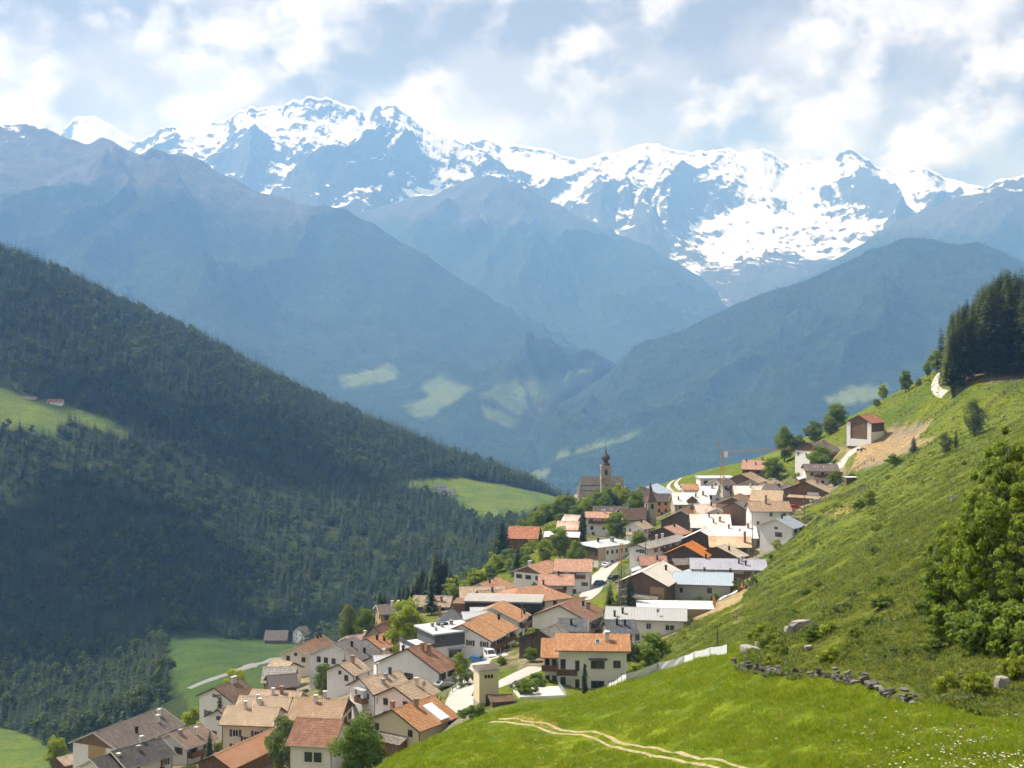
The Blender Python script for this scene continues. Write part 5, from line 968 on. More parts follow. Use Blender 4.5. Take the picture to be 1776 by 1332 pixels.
# flat modern white house
r, h = special('flatmodern', R(4), 'house', 'flat-roofed white modern house with dark window band behind the crane', 'house', 'village buildings')
boxpart('wall', r, 'wall_white', -6.5, 6.5, -4, 4, -5, 5.2); boxpart('roof', r, 'roof_flatgrey', -7, 7, -4.6, 4.6, 5.2, 5.6); boxpart('dark_wing', r, 'wall_darkpanel', -6.52, 1.5, -5.6, -4.02, -5, 2.6)
for s_ in (-4.4, -1.5, 1.5, 4.4): add_window(r, 'F', 6.5, 4.01, s_, 3.9, 1.7, 1.3)
# unfinished white-sheeted building behind the pale grey roof
r, h = special('sheet', R(-4), 'construction_site', 'unfinished building with bright white sheeted roof and scaffold poles', 'building')
boxpart('wall', r, 'wall_tanwall', -8, 8, -4, 4, -5, 3.0); boxpart('roof_sheet', r, 'roof_flatwhite', -8.6, 8.6, -4.6, 4.6, 3.0, 3.2)
for k in range(6): link('scaffold_pole', MB().box(-.05, .05, -.05, .05, -4, 5).mesh('scaffold_pole', M('crane_orange')), r, (8.9, -4 + k * 1.5, 0))
for z in (1.0, 3.0, 4.6): link('scaffold_rail', MB().bar((8.9, -4.2, z), (8.9, 3.7, z), .09).mesh('scaffold_rail', M('post_wood')), r)
# ------------------------------------------------------------------ roads and tracks
def smooth_line(P, step):
    P = [Vector(p) for p in P]; out = []
    for i in range(len(P) - 1):
        a = P[max(i - 1, 0)]; b = P[i]; c = P[i + 1]; d = P[min(i + 2, len(P) - 1)]; n = max(2, int((c - b).length / step))
        for k in range(n):
            t = k / n; out.append(.5 * ((2 * b) + (c - a) * t + (2 * a - 5 * b + 4 * c - d) * t * t + (3 * b - a - 3 * c + d) * t ** 3))
    out.append(P[-1]); return out
def ribbon(P, w, lift=.10, off=0.0, jit=0.0, cross=3):
    V_, F_ = [], []; n = len(P)
    for i, p in enumerate(P):
        d = (P[min(i + 1, n - 1)] - P[max(i - 1, 0)]); d.z = 0; d.normalize(); s = Vector((d.y, -d.x, 0)); ww = w * (1 + jit * random.uniform(-1, 1)); oo = off + jit * w * .5 * random.uniform(-1, 1)
        for k in range(cross + 1):
            q = p + s * (oo + ww * (k / cross - .5)); edge = k in (0, cross)
            V_.append((q.x, q.y, float(gz(q.x, q.y)) + (lift if not edge else lift * .2)))
    for i in range(n - 1):
        for k in range(cross): a = i * (cross + 1) + k; F_.append((a, a + 1, a + cross + 2, a + cross + 1))
    return V_, F_
def road(name, label, px, w, mat, lift=.12, ruts=None, y0=0, y1=1e9, cross=3, jit=0.0):
    P = [q if isinstance(q, Vector) else hit(q[0], q[1], y0, y1) for q in px]; P = smooth_line(P, 1.5); V_, F_ = [], []
    for off in (ruts or (0,)):
        v, f = ribbon(P, w, lift, off, jit, cross); b = len(V_); V_ += v; F_ += [tuple(b + i for i in q) for q in f]
    o = link(name, mesh_np(name, V_, np.array(F_), [M(mat)], smooth=True)); tag(o, label, kind='structure'); return P
g = lambda k, *pts: [RG[k](p) for p in pts]
def gravelmat(name, c, grass=.35):
    t = MT(name); p = t.coord('Position'); n = t.noise(p, .9, 6, .7); f = t.noise(p, 7, 4, .7)
    col = t.mix(t.ramp(f, [(.3, 0), (.7, 1)]), tuple(x * .7 for x in c), tuple(min(1, x * 1.2) for x in c)); col = t.mix(t.ramp(n, [(.48, 0), (.68, grass)]), col, (.17, .17, .05)); t.done(col, .95, t.bump(f, .5, .06), spec=.1)
gravelmat('track_gravel', (.36, .30, .18), .95); gravelmat('road', (.43, .41, .375), .25); gravelmat('asphalt_grey', (.22, .22, .22), .1)
road('road_village', 'pale concrete road running past the transformer tower', g(2, (560, 590), (640, 545), (700, 470), (712, 420), (712, 360), (735, 318), (800, 300), (880, 282)), 6.5, 'road', y0=205, y1=320)
road('road_driveway', 'pale driveway climbing to the balcony house', g(2, (780, 470), (850, 440), (905, 408), (965, 378), (1040, 345)), 4.0, 'road', y0=205, y1=300)
road('road_upper', 'pale village road below the white block', g(3, (1560, 420), (1620, 370), (1665, 300), (1705, 235), (1776, 165)) + g(4, (960, 885), (1060, 842), (1135, 800), (1150, 765)), 6.0, 'road', y0=330, y1=470)
road('track_barn', 'steep white track leading up to the hay barn', g(6, (1310, 408), (1350, 350), (1425, 275), (1480, 200), (1492, 160)), 5.0, 'road', y0=420, y1=560)
road('track_crest', 'pale zigzag track under the pine stand', [at(u, y) for u, y in ((1640, 488), (1628, 500), (1621, 512), (1624, 524), (1633, 545), (1640, 570), (1648, 600))], 2.6, 'road', .3)
road('track_field', 'twin-rut farm track climbing the crest behind the village', g(4, (1490, 325), (1455, 300), (1447, 268), (1485, 228)), 1.6, 'road', ruts=(-1.6, 1.6), y0=520, y1=640)
road('track_meadow', 'twin-rut gravel track crossing the front meadow', [(858, 1252), (885, 1252), (918, 1256), (968, 1265), (1019, 1275), (1070, 1290), (1120, 1300), (1180, 1314), (1240, 1327), (1300, 1342), (1370, 1368)], .36, 'track_gravel', .09, (-.55, .55), 90, 200, 4, .4)
road('road_valley', 'grey valley road beside the field', [(325, 1196), (370, 1178), (420, 1160), (490, 1140), (520, 1128)], 7, 'asphalt_grey', .5, y0=560, y1=860)
# yard in front of the van
for lab, pts, w in (('paved yard behind the transformer tower', g(2, (660, 560), (690, 500), (720, 430)), 9.0),):
    road('pavement_yard', lab, pts, w, 'road', .08, y0=205, y1=300)

# ------------------------------------------------------------------ trees
r_ = np.random.default_rng(21)
shp_round = lambda z: math.sin(math.pi * (.14 + .78 * z)) ** .55
shp_oval = lambda z: math.sin(math.pi * (.10 + .84 * z)) ** .75
def var_mesh(me, mat): c = me.copy(); c.materials[0] = mat; return c
def dec(n, per, H, Rw, z0, size, mat, shape=shp_round, cr=(.7, 1.25), flat=.75): return leaves('crown', crown_pts(n, r_, shape, H, Rw, z0), r_.uniform(cr[0], cr[1], n), per, size, mat, r_, flat)
PR = {}
cA = dec(95, 120, 10, 3.9, 1.0, .17, M_DEC); cB = dec(85, 120, 10, 2.9, .9, .17, M_DEC, shp_oval); cC = dec(70, 130, 10, 3.4, .8, .17, M_DEC, shp_round, (.8, 1.5))
M_BIG = leafmat('bright_ash_leaves', [(0, (.20, .265, .034)), (1, (.25, .30, .042))], .5)  # lighter leaf colour for the near tree clump
big1 = dec(150, 130, 12, 3.9, .4, .13, M_BIG, shp_oval, (.32, .72), .8); big2 = dec(130, 130, 12, 3.4, 1.0, .13, M_BIG, shp_oval, (.3, .68), .9)
bsh = dec(34, 80, 3, 1.7, .05, .13, M_DEC, shp_round, (.3, .6)); bsh2 = dec(26, 90, 3, 2.2, .0, .12, M_OLV, shp_round, (.3, .6))
M_PIN = leafmat('pine_needles', [(0, (.060, .085, .022)), (1, (.11, .130, .036))], .3)
tA = trunk_mesh('trunk', 10, .22, r_, 9); tB = trunk_mesh('trunk', 10, .2, r_, 8); tBig = trunk_mesh('trunk', 12, .16, r_, 8, .35, .3, 3); tS = trunk_mesh('trunk', 3, .07, r_, 5, .1, .5)
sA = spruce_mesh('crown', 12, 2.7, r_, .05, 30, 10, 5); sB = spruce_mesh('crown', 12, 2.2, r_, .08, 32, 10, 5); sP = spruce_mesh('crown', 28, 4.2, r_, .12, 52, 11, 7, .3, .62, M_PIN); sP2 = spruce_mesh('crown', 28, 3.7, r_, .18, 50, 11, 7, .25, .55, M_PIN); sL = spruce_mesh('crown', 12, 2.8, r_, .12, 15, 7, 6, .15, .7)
tSp = trunk_mesh('trunk', 12, .18, r_, 0); tPi = trunk_mesh('trunk', 28, .34, r_, 14, .08, .07)
cyp = leaves('crown', np.array([(r_.normal() * .12, r_.normal() * .12, z) for z in np.linspace(.4, 9.4, 40)]), np.interp(np.linspace(.4, 9.4, 40), [0, 2, 6, 10], [.8, 1.0, .8, .15]), 60, .15, leafmat('cypress_needles', [(0, (.03, .055, .022)), (1, (.035, .06, .024))], .15), r_, 1.0)
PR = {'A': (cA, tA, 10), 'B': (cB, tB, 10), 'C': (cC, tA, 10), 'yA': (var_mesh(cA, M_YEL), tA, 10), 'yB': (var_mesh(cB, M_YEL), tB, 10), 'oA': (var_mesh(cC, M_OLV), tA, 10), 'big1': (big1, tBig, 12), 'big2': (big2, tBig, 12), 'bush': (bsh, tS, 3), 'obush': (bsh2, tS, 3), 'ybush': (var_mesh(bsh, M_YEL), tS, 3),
      'S': (sA, tSp, 12), 'T': (sB, tSp, 12), 'P': (sP, tPi, 28), 'Q': (sP2, tPi, 28), 'L': (sL, tSp, 12), 'cyp': (cyp, tSp, 10)}
KN = {'S': 'spruce_tree', 'T': 'spruce_tree', 'P': 'pine_tree', 'Q': 'pine_tree', 'L': 'larch_tree', 'cyp': 'cypress_tree', 'bush': 'bush', 'obush': 'bush', 'ybush': 'bush'}
def tree(kind, p, h, label, group=None, wide=1.0, lean=0):
    c, tk, H = PR[kind]; s = h / H; o = link(KN.get(kind, 'broadleaf_tree'), None, None, (p[0], p[1], p[2] - .12), random.uniform(0, 6.28), (s * wide, s * wide, s)); o.rotation_euler[0] = lean
    link('trunk', tk, o); link('crown', c, o); tag(o, label, 'bush' if 'bush' in kind else 'tree', group); return o
def T_(kind, u, vtop, vbase, Y, label, wide=1.0, group=None):
    """tree seen with its foot at (u, vbase) and its top at vtop, at distance Y; stands on the ground there"""
    p = at(u, Y); vg = CY - p.z / Y * F; h = max(1.2, (vg - vtop) * Y / F); return tree(kind, p, h, label, group, wide)
for a in [
 ('C', 625, 1232, 1345, 216, 'large round broadleaf tree beside the red-brown roof at the bottom edge', .95), ('S', 364, 1262, 1316, 249, 'bright green young spruce beside the brown-roofed low house', .9),
 ('oA', 490, 1238, 1318, 239, 'thin grey-green tree next to the rusty shed roof', .75), ('T', 382, 1197, 1240, 296, 'dark spruce against the tall white house at the valley edge', 1.0),
 ('yA', 406, 1157, 1190, 338, 'small yellow-green round tree by the valley road', .9), ('A', 562, 1148, 1210, 300, 'broadleaf tree in front of the big white gable', .75), ('S', 598, 1131, 1205, 303, 'dark slender spruce in front of the big white gable', .75),
 ('yA', 98, 1276, 1335, 322, 'yellow-green tree at the lowest corner of the village', .8), ('ybush', 332, 1226, 1252, 330, 'yellow-green shrub behind the long farm barn', 1.0),
 ('yA', 708, 1036, 1128, 318, 'big bushy yellow-green tree above the broad white gable', .82), ('oA', 605, 1045, 1100, 372, 'grey-green tree at the gorge edge', .7), ('A', 632, 1052, 1100, 368, 'round tree beside the tall ochre house', .7),
 ('C', 800, 1128, 1163, 277, 'small dense tree beside the parked van', .9), ('obush', 806, 1158, 1186, 270, 'grey-green lilac bush beside the white road', 1.0), ('cyp', 1014, 1148, 1200, 254, 'slim dark cypress in front of the balcony house', 1.0),
 ('T', 1058, 1004, 1052, 318, 'spruce beside the orange-tipped pole', 1.15), ('S', 1092, 984, 1052, 322, 'taller spruce beside the plank barn', .95), ('S', 872, 893, 962, 462, 'tall dark spruce in front of the red-roofed barn', 1.35),
 ('S', 898, 942, 998, 428, 'broad spruce below the red-roofed barn', 1.3), ('A', 972, 912, 972, 446, 'large garden tree below the white metal shed', .95), ('yB', 945, 935, 972, 440, 'smaller yellow-green garden tree below the white metal shed', 1.1), ('C', 1000, 935, 970, 438, 'rounded garden tree touching the white block', .9),
 ('A', 1070, 886, 932, 478, 'rounded tree beside the thin pink roof', 1.1), ('S', 1124, 874, 925, 480, 'dark spruce in front of the chapel', .85), ('cyp', 1012, 888, 932, 476, 'dark columnar tree beside the thin pink roof', 1.3), ('A', 1108, 918, 945, 440, 'small round tree at the end of the white block', 1.0),
 ('obush', 820, 985, 1010, 420, 'grey-green shrub on the bank above the gorge', 1.2), ('yB', 858, 962, 998, 440, 'yellow-green tree on the bank above the gorge', 1.1), ('A', 850, 975, 1005, 425, 'green tree on the bank above the gorge', 1.1), ('C', 915, 960, 995, 425, 'dense green tree on the bank above the pink roofs', 1.1),
 ('ybush', 792, 1000, 1020, 410, 'yellow-green bush at the gorge rim', 1.3), ('bush', 1420, 925, 945, 385, 'dark bush beside the blue-grey roofed house', 1.1), ('obush', 1282, 1002, 1018, 322, 'grey shrub thicket beside the sage-green house', .8), ('obush', 1304, 996, 1020, 318, 'second grey shrub beside the orange netting', .7),
 ('B', 1360, 738, 805, 560, 'slender tree on the crest above the crane jib', .85), ('A', 1342, 790, 826, 528, 'dark round tree beside the orange roof under the jib', 1.1), ('oA', 1385, 752, 790, 560, 'grey-green tree on the crest next to the slender tree', 1.1), ('C', 1422, 770, 805, 498, 'leafy tree in front of the grey-brown chalet', 1.25),
 ('oA', 1412, 728, 765, 570, 'grey-green tree on the crest behind the chalet', 1.2), ('oA', 1440, 722, 760, 562, 'grey-green tree beside the hay barn track', 1.2), ('A', 1452, 698, 732, 575, 'dark round tree on the crest before the hay barn', 1.2), ('C', 1448, 815, 848, 462, 'tree beside the cream house with skylights', 1.2), ('bush', 1478, 820, 845, 455, 'bush next to the small white shelter', 1.2),
 ('A', 1520, 690, 716, 560, 'dark tree behind the hay barn', 1.2), ('yA', 1532, 665, 708, 575, 'paler tall tree behind the hay barn', .8), ('A', 1570, 640, 706, 545, 'large dark tree on the crest below the zigzag track', .75), ('C', 1594, 655, 700, 538, 'second large dark tree on the crest below the zigzag track', 1.0), ('A', 1612, 668, 694, 528, 'small tree beside the zigzag track', 1.1),
 ('A', 1624, 605, 640, 555, 'round tree at the top of the zigzag track', 1.0), ('B', 1608, 628, 660, 560, 'oval tree at the top of the zigzag track', 1.0), ('bush', 1652, 650, 672, 495, 'round bush right above the zigzag track', 1.5), ('T', 1632, 565, 640, 525, 'lone conifer standing apart from the pine stand', 1.0),
 ('oA', 1690, 690, 764, 398, 'large grey-green tree alone on the upper grass slope', .88), ('oA', 1640, 748, 795, 385, 'grey-green tree below the lone large tree', .95), ('T', 1658, 742, 790, 388, 'narrow dark spruce next to the grey-green tree on the slope', 1.0), ('S', 1585, 752, 784, 425, 'small spruce on the edge of the bare field', 1.4),
 ('bush', 1552, 788, 805, 418, 'low dark bush below the bare field', 1.6), ('yA', 1508, 846, 905, 345, 'yellow-green bushy tree in the middle of the grass slope', .85), ('bush', 1490, 865, 895, 350, 'dark bush touching the yellow-green bushy tree', 1.1), ('bush', 1552, 925, 948, 268, 'round dark bush lower on the grass slope', 1.2), ('ybush', 1520, 905, 925, 290, 'pale bush under the yellow-green bushy tree', 1.2),
 ('bush', 1540, 838, 850, 390, 'small round bush beside the post fence', 1.2), ('bush', 1125, 1100, 1120, 270, 'green bush beside the wall of the pale grey roofed house', 1.6), ('ybush', 1112, 1148, 1170, 225, 'pale shrub behind the white net fence', 1.3),
 ('bush', 912, 1178, 1195, 250, 'low shrub bed beside the driveway', 1.5), ('bush', 930, 1168, 1185, 256, 'second low shrub beside the driveway', 1.4), ('bush', 820, 1222, 1236, 236, 'low planting around the road sign', 1.8)]:
    T_(*a[:6], wide=a[6])
# the big trees on the bank at the picture's edge
for k, u, vt, Y, w, lab in (('big2', 1745, 728, 131, .80, 'tallest leafy tree of the clump on the near bank'), ('big1', 1800, 745, 126, .85, 'leafy tree at the outer end of the near clump'), ('big1', 1690, 850, 127, .95, 'leafy tree in the middle of the near clump'), ('big1', 1640, 905, 133, .95, 'lower leafy tree on the village side of the near clump'),
                         ('big2', 1720, 830, 120, .85, 'many-stemmed tree at the front of the near clump'), ('big1', 1770, 900, 117, .95, 'shaded leafy tree low in the near clump'), ('big1', 1850, 760, 120, .9, 'leafy tree beyond the end of the near clump')):
    T_(k, u, vt, 0, Y, lab, w)
for u, y, h in ((1622, 132, 3.2), (1650, 122, 3.6), (1690, 116, 4.0), (1735, 112, 4.2), (1775, 110, 4.0), (1640, 140, 4.0), (1705, 128, 5.0), (1760, 122, 5.0), (1672, 134, 4.5), (1815, 112, 4.5)): tree('bush', at(u, y), h, 'undergrowth bush at the foot of the near tree clump', 'undergrowth of the near clump', 1.1)
# bank of trees below the church
for i in range(34):
    u = 905 + 205 * (i + .5) / 34 + random.uniform(-6, 6); Y = random.uniform(545, 592); p = at(u, Y)
    tree(random.choice(('A', 'B', 'C', 'yB', 'A')), p, random.uniform(6.0, 9.5), 'leafy tree in the dense green bank below the church', 'trees below the church', 1.1)
for i in range(16):
    u = 655 + 130 * (i + .5) / 16; Y = random.uniform(385, 425); p = at(u, Y); tree(random.choice('ST'), p, random.uniform(7, 12) * (1.25 if 720 < u < 775 else .9), 'dark spruce in the row along the gorge rim', 'spruces along the gorge rim', 1.25)
for i in range(22):
    u = random.uniform(785, 1000); Y = 405 + (u - 785) * .42 + random.uniform(-12, 40); p = at(u, Y); tree(random.choice(('bush', 'ybush', 'A', 'yB')), p, random.uniform(2.5, 5.5), 'small tree or shrub on the green bank between gorge and pink roofs', 'shrubs on the gorge bank', 1.2)
# pine stand
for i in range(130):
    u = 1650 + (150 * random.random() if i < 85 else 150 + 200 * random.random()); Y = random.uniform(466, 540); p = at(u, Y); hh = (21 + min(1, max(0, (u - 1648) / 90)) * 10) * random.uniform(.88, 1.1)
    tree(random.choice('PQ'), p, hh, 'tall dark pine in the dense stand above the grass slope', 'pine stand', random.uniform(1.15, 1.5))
# garden shrubs between the houses
hp = [(h['c'].x, h['c'].y, max(h['W'], h['L'])) for h in HOUSES if h['c'].y < 600]; cnt = 0
while cnt < 95:
    x0, y0, w0 = random.choice(hp); a = random.uniform(0, 6.28); d = w0 * .5 + random.uniform(1, 6); x, y = x0 + d * math.cos(a), y0 + d * math.sin(a)
    if y < 225 or min(math.hypot(x - q[0], y - q[1]) - q[2] * .55 for q in hp) < .6: continue
    tree(random.choice(('bush', 'bush', 'ybush', 'obush', 'A')), (x, y, float(gz(x, y))), random.uniform(1.2, 3.2), 'small garden shrub between the village houses', 'garden shrubs', 1.2); cnt += 1
# scrub on the bank above the stone wall
for i in range(46):
    u = random.uniform(1295, 1640); v = random.uniform(1010, 1155) + max(0, (1400 - u) * .1); p = hit(u, v, 100, 230); tree(random.choice(('bush', 'obush', 'bush', 'ybush')), p, random.uniform(.7, 1.8), 'low scrub bush on the rough bank above the stone wall', 'scrub on the near bank', 1.3)
for u, v, h in ((1695, 1212, 2.0), (1640, 1205, 1.6), (1760, 1190, 2.0), (1340, 1160, 1.6)): tree('ybush', hit(u, v, 80, 160), h, 'leafy bush growing at the foot of the stone wall', 'bushes at the wall foot', 1.0)
for i in range(30):
    u = random.uniform(1330, 1776); v = random.uniform(780, 1010); p = hit(u, v, 200, 430)
    if CX + p.x / p.y * F > 1385: tree(random.choice(('bush', 'obush')), p, random.uniform(.6, 1.5), 'tiny weed-like shrub scattered on the grass slope', 'shrubs on the grass slope', 1.3)
# vine hedge
o = link('hedge', leaves('hedge', np.array([tuple(Vector((-62.5 + 6.4 * t, 243 + 5 * t, 0)) + Vector((0, 0, float(gz(-62.5 + 6.4 * t, 243 + 5 * t)) + .8))) for t in np.linspace(0, 1, 36)]), np.full(36, .8), 70, .15, M_OLV, r_)); tag(o, 'long pale green hedge beside the dark-roofed low house', 'hedge')

# ------------------------------------------------------------------ meadow grass, weeds and flowers
def tuft(name, n, h, w, spread, mat, r):
    C, A, B = [], [], []
    for i in range(n):
        th = r.uniform(0, 6.28); d = r.random() ** .5 * spread; hh = h * r.uniform(.55, 1.1); ln = r.uniform(-.95, .95, 2)
        a = np.array([ln[0], ln[1], 1.0]) * hh / 2; C.append(np.array([math.cos(th) * d, math.sin(th) * d, 0]) + a); A.append(a); B.append(np.array([math.cos(th + 1.5), math.sin(th + 1.5), 0]) * w * r.uniform(.6, 1.3))
    return quads_mesh(name, np.array(C), np.array(A), np.array(B), [mat], r.uniform(.75, 1.3, n))
M_GR = leafmat('meadow_blades', [(0, (.165, .240, .014)), (.4, (.215, .285, .016)), (.8, (.265, .310, .02)), (1, (.33, .30, .06))], .5)
M_GS = leafmat('slope_blades', [(0, (.150, .205, .028)), (.5, (.200, .245, .034)), (1, (.28, .26, .085))], .5)
pg = [proto('%s_grass' % c, tuft('grass_tuft', 16, .42, .035, .38, M_GR, r_)) for c in 'ab'] + [proto('c_grass', tuft('grass_tuft', 14, .6, .03, .3, M_GR, r_))]
n = 150000; uu = rng.uniform(560, 1860, n); vv = rng.uniform(1120, 1420, n); Yl = np.exp(rng.uniform(math.log(62), math.log(200), n)); gvv = gv(uu, Yl)
k = (gvv < 1400) & (gvv > 1120) & ~(inpoly(uu, gvv, KNOLL)) ; uu, Yl = uu[k], Yl[k]; xx = (uu - CX) / F * Yl
TR = np.array([(p.x, p.y) for p in [hit(u, v, 90, 200) for u, v in ((858, 1252), (885, 1252), (918, 1256), (968, 1265), (1019, 1275), (1070, 1290), (1120, 1300), (1180, 1314), (1240, 1327), (1300, 1342), (1370, 1368))]])
def dist_line(x, y, Lp):
    d = np.full(len(x), 1e9)
    for a, b in zip(Lp[:-1], Lp[1:]):
        ab = b - a; t = np.clip(((x - a[0]) * ab[0] + (y - a[1]) * ab[1]) / (ab @ ab), 0, 1); d = np.minimum(d, np.hypot(x - a[0] - t * ab[0], y - a[1] - t * ab[1]))
    return d
dl = dist_line(xx, Yl, TR); k = (dl > .80) | (dl < .36); xx, Yl, dl = xx[k], Yl[k], dl[k]
patchy = fbm(xx / 3.5, Yl / 3.5, 4)
sc = np.clip(.55 + patchy * 1.5, .22, 1.35) * rng.uniform(.7, 1.25, len(xx)) * np.where(dl < 1.6, .5, 1)
scatter('grass', 'long yellow-green meadow grass in front of the village', np.stack([xx, Yl, gz(xx, Yl) - .05], 1), rng.uniform(0, 6.28, len(xx)), sc, rng.integers(0, 3, len(xx)), pg)
pw = [proto('a_weed', tuft('weed_tuft', 14, .42, .05, .5, M_GS, r_)), proto('b_weed', leaves('weed_clump', np.array([(0, 0, .2), (.3, .1, .15), (-.2, .25, .15)]), np.array([.3, .25, .25]), 16, .09, M_OLV, r_))]
n = 110000; uu = rng.uniform(1080, 1860, n); Yl = np.exp(rng.uniform(math.log(82), math.log(560), n)); gvv = gv(uu, Yl); xx = (uu - CX) / F * Yl
k = ((inpoly(uu, gvv, KNOLL) & (Yl < 235)) | (Yl > 200) | ((uu > 1285) & (gvv < 1128))) & (gvv < np.where(uu > 1600, 1250, 1190))
dh = np.full(n, 99.0); dh[k] = np.sqrt((xx[k][:, None] - hx) ** 2 + (Yl[k][:, None] - hy) ** 2).min(1); k &= dh > 10.5
for p in ([(1480,800),(1500,765),(1545,742),(1600,735),(1618,727),(1608,742),(1590,760),(1625,760),(1560,790),(1510,812),(1478,815)], [(1225,1048),(1262,1030),(1300,1020),(1282,1045),(1240,1062),(1205,1075),(1195,1060)]): k &= ~inpoly(uu, gvv, p)
xx, Yl = xx[k], Yl[k]; pt = fbm(xx / 7, Yl / 7, 4)
scatter('weeds', 'rough grass and weeds on the hillside', np.stack([xx, Yl, gz(xx, Yl) - .05], 1), rng.uniform(0, 6.28, len(xx)), np.clip(.75 + pt * 2.0, .25, 2.0) * rng.uniform(.6, 1.3, len(xx)), (rng.random(len(xx)) < .25 + pt * .5).astype(int), pw)
t = MT('white_umbel'); t.done((.60, .60, .46), .9)
fl = MB(); fl.bar((0, 0, 0), (0, 0, .62), .02, 0)
for i in range(9): a = i * 2.4; d = .02 + .009 * i; fl.poly([(math.cos(a) * d - .028, math.sin(a) * d - .028, .62 + .01 * i), (math.cos(a) * d + .028, math.sin(a) * d - .028, .62), (math.cos(a) * d + .028, math.sin(a) * d + .028, .63), (math.cos(a) * d - .028, math.sin(a) * d + .028, .62 + .01 * i)], [(0, 1, 2, 3)], 1)
pf = [proto('a_flower', fl.mesh('umbel_flower', M_GR, M('white_umbel')))]
n = 30000; uu = rng.uniform(700, 1850, n); Yl = np.exp(rng.uniform(math.log(64), math.log(165), n)); gvv = gv(uu, Yl); xx = (uu - CX) / F * Yl
pr = np.clip((uu - 1400) / 330, 0, 1) * np.clip((gvv - 1205) / 70, 0, 1) * .55 + .012 + np.where((uu > 930) & (uu < 1080) & (gvv > 1295), .12, 0)
k = (rng.random(n) < pr * np.clip(.5 + fbm(xx / 3 + 9, Yl / 3, 3) * 3, 0, 1.5)) & (gvv > 1160) & (gvv < 1390) & ~inpoly(uu, gvv, KNOLL) & (dist_line(xx, Yl, TR) > 1.6); xx, Yl = xx[k], Yl[k]
scatter('flowers', 'white umbel flowers sprinkled through the meadow', np.stack([xx, Yl, gz(xx, Yl)], 1), rng.uniform(0, 6.28, len(xx)), rng.uniform(.4, .75, len(xx)), np.zeros(len(xx), int), pf)

# ------------------------------------------------------------------ dry-stone wall and rocks
t = MT('dry_stone'); o_ = t.coord('Object'); oi = t.n('ShaderNodeObjectInfo'); cr = t.ramp(oi.outputs['Random'], [(0, (.05, .046, .04)), (.5, (.095, .088, .075)), (1, (.24, .225, .20))])
nn_ = t.noise(o_, 2.5, 6, .7); t.done(t.mix(t.ramp(nn_, [(.35, 0), (.7, .6)]), cr, (.09, .085, .07)), .95, t.bump(nn_, .6, .08))
def stone_mesh(seed, flat=.45):
    r = random.Random(seed); V_ = []
    for z in (-.5, -.3, .3, .5):
        w = .5 * (1 - .35 * abs(z) * 2 * r.uniform(.5, 1))
        for k in range(7): a = 2 * math.pi * k / 7 + r.uniform(-.25, .25); V_.append((math.cos(a) * w * r.uniform(.8, 1.15), math.sin(a) * w * r.uniform(.8, 1.15) * .8, z * flat * r.uniform(.85, 1.1)))
    F_ = [(i * 7 + k, i * 7 + (k + 1) % 7, (i + 1) * 7 + (k + 1) % 7, (i + 1) * 7 + k) for i in range(3) for k in range(7)] + [tuple(reversed(range(7))), tuple(range(21, 28))]
    m = bpy.data.meshes.new('stone'); m.from_pydata(V_, [], F_); m.materials.append(M('dry_stone')); m.update(); return m
STN = [stone_mesh(i, .35 + .1 * (i % 3)) for i in range(9)]
wl = smooth_line([hit(u, v, 90, 170) for u, v in ((1278, 1160), (1320, 1168), (1363, 1174), (1410, 1178), (1454, 1184), (1516, 1199), (1560, 1210), (1600, 1219))], .5)
w0 = link('stone_wall', None, None, wl[len(wl) // 2]); tag(w0, 'tumbled dry-stone wall along the top of the meadow', 'wall'); cnt = 0
acc = 0.0
for i in range(len(wl) - 1):
    if cnt >= 290: break
    gap = math.sin(i * .55) > .86
    for row in range(1 if gap else random.choice((1, 2, 2, 3, 4))):
        p = wl[i]; q = link('stone', random.choice(STN), w0, Vector((p.x + random.uniform(-.25, .25), p.y + random.uniform(-.2, .35) + row * .10, float(gz(p.x, p.y)) + .0 + row * .25)) - w0.location, None, [(s_ * 1.15, s_, s_ * random.uniform(.55, .95)) for s_ in (random.uniform(.4, .95),)][0]); q.rotation_euler = (random.uniform(-.3, .3), random.uniform(-.3, .3), random.uniform(0, 6.28)); cnt += 1
def rock(u, v, s, label, y0=90, y1=460, sc=(1, .8, .7)):
    p = hit(u, v, y0, y1); r = random.Random(int(u)); sm_ = stone_mesh(int(u * 7), .8); sm_.materials[0] = M('rockgrey'); o = link('rock', sm_, None, (p.x, p.y, p.z + s * .12), r.uniform(0, 6), (s * sc[0], s * sc[1], s * sc[2])); tag(o, label, 'rock'); return o
rock(1388, 1098, 3.6, 'big pale boulder jutting from the near bank', 100, 230, (1.1, .7, .6)); rock(1368, 1100, 1.8, 'smaller boulder leaning on the big pale boulder', 100, 230); rock(1300, 1135, 3.2, 'flat rock slab at the end of the net fence', 100, 230, (1.1, .8, .35)); rock(1318, 1125, 2.0, 'second rock slab at the end of the net fence', 100, 230, (1, .8, .4))
rock(1508, 1092, 1.0, 'pale stone sticking out of the rough bank', 100, 230); rock(1402, 1134, 1.1, 'pale low stone nearer the wall on the rough bank', 100, 230); rock(1655, 868, 1.8, 'white rock on the grass slope by the near clump', 180, 330); rock(1742, 724, 1.8, 'pale rock high on the grass slope', 300, 460); rock(1652, 729, 1.2, 'small white stone below the upper fence', 300, 460); rock(1712, 676, 1.4, 'pale stone close under the pine stand', 300, 480); rock(1575, 942, 1.0, 'grey stone beside the round dark bush', 200, 330)
rock(1738, 1198, 1.6, 'shattered pale rock at the foot of the near clump', 80, 150, (1, .8, .9))
for i in range(9):
    p = hit(1495 + random.uniform(-9, 9), 781 + random.uniform(-3, 3), 400, 520); o = link('rock', random.choice(STN), None, (p.x, p.y, p.z + .2), random.uniform(0, 6), random.uniform(.8, 1.5)); tag(o, 'pale stone in the heap on the bare field', 'rock', 'stone heap')

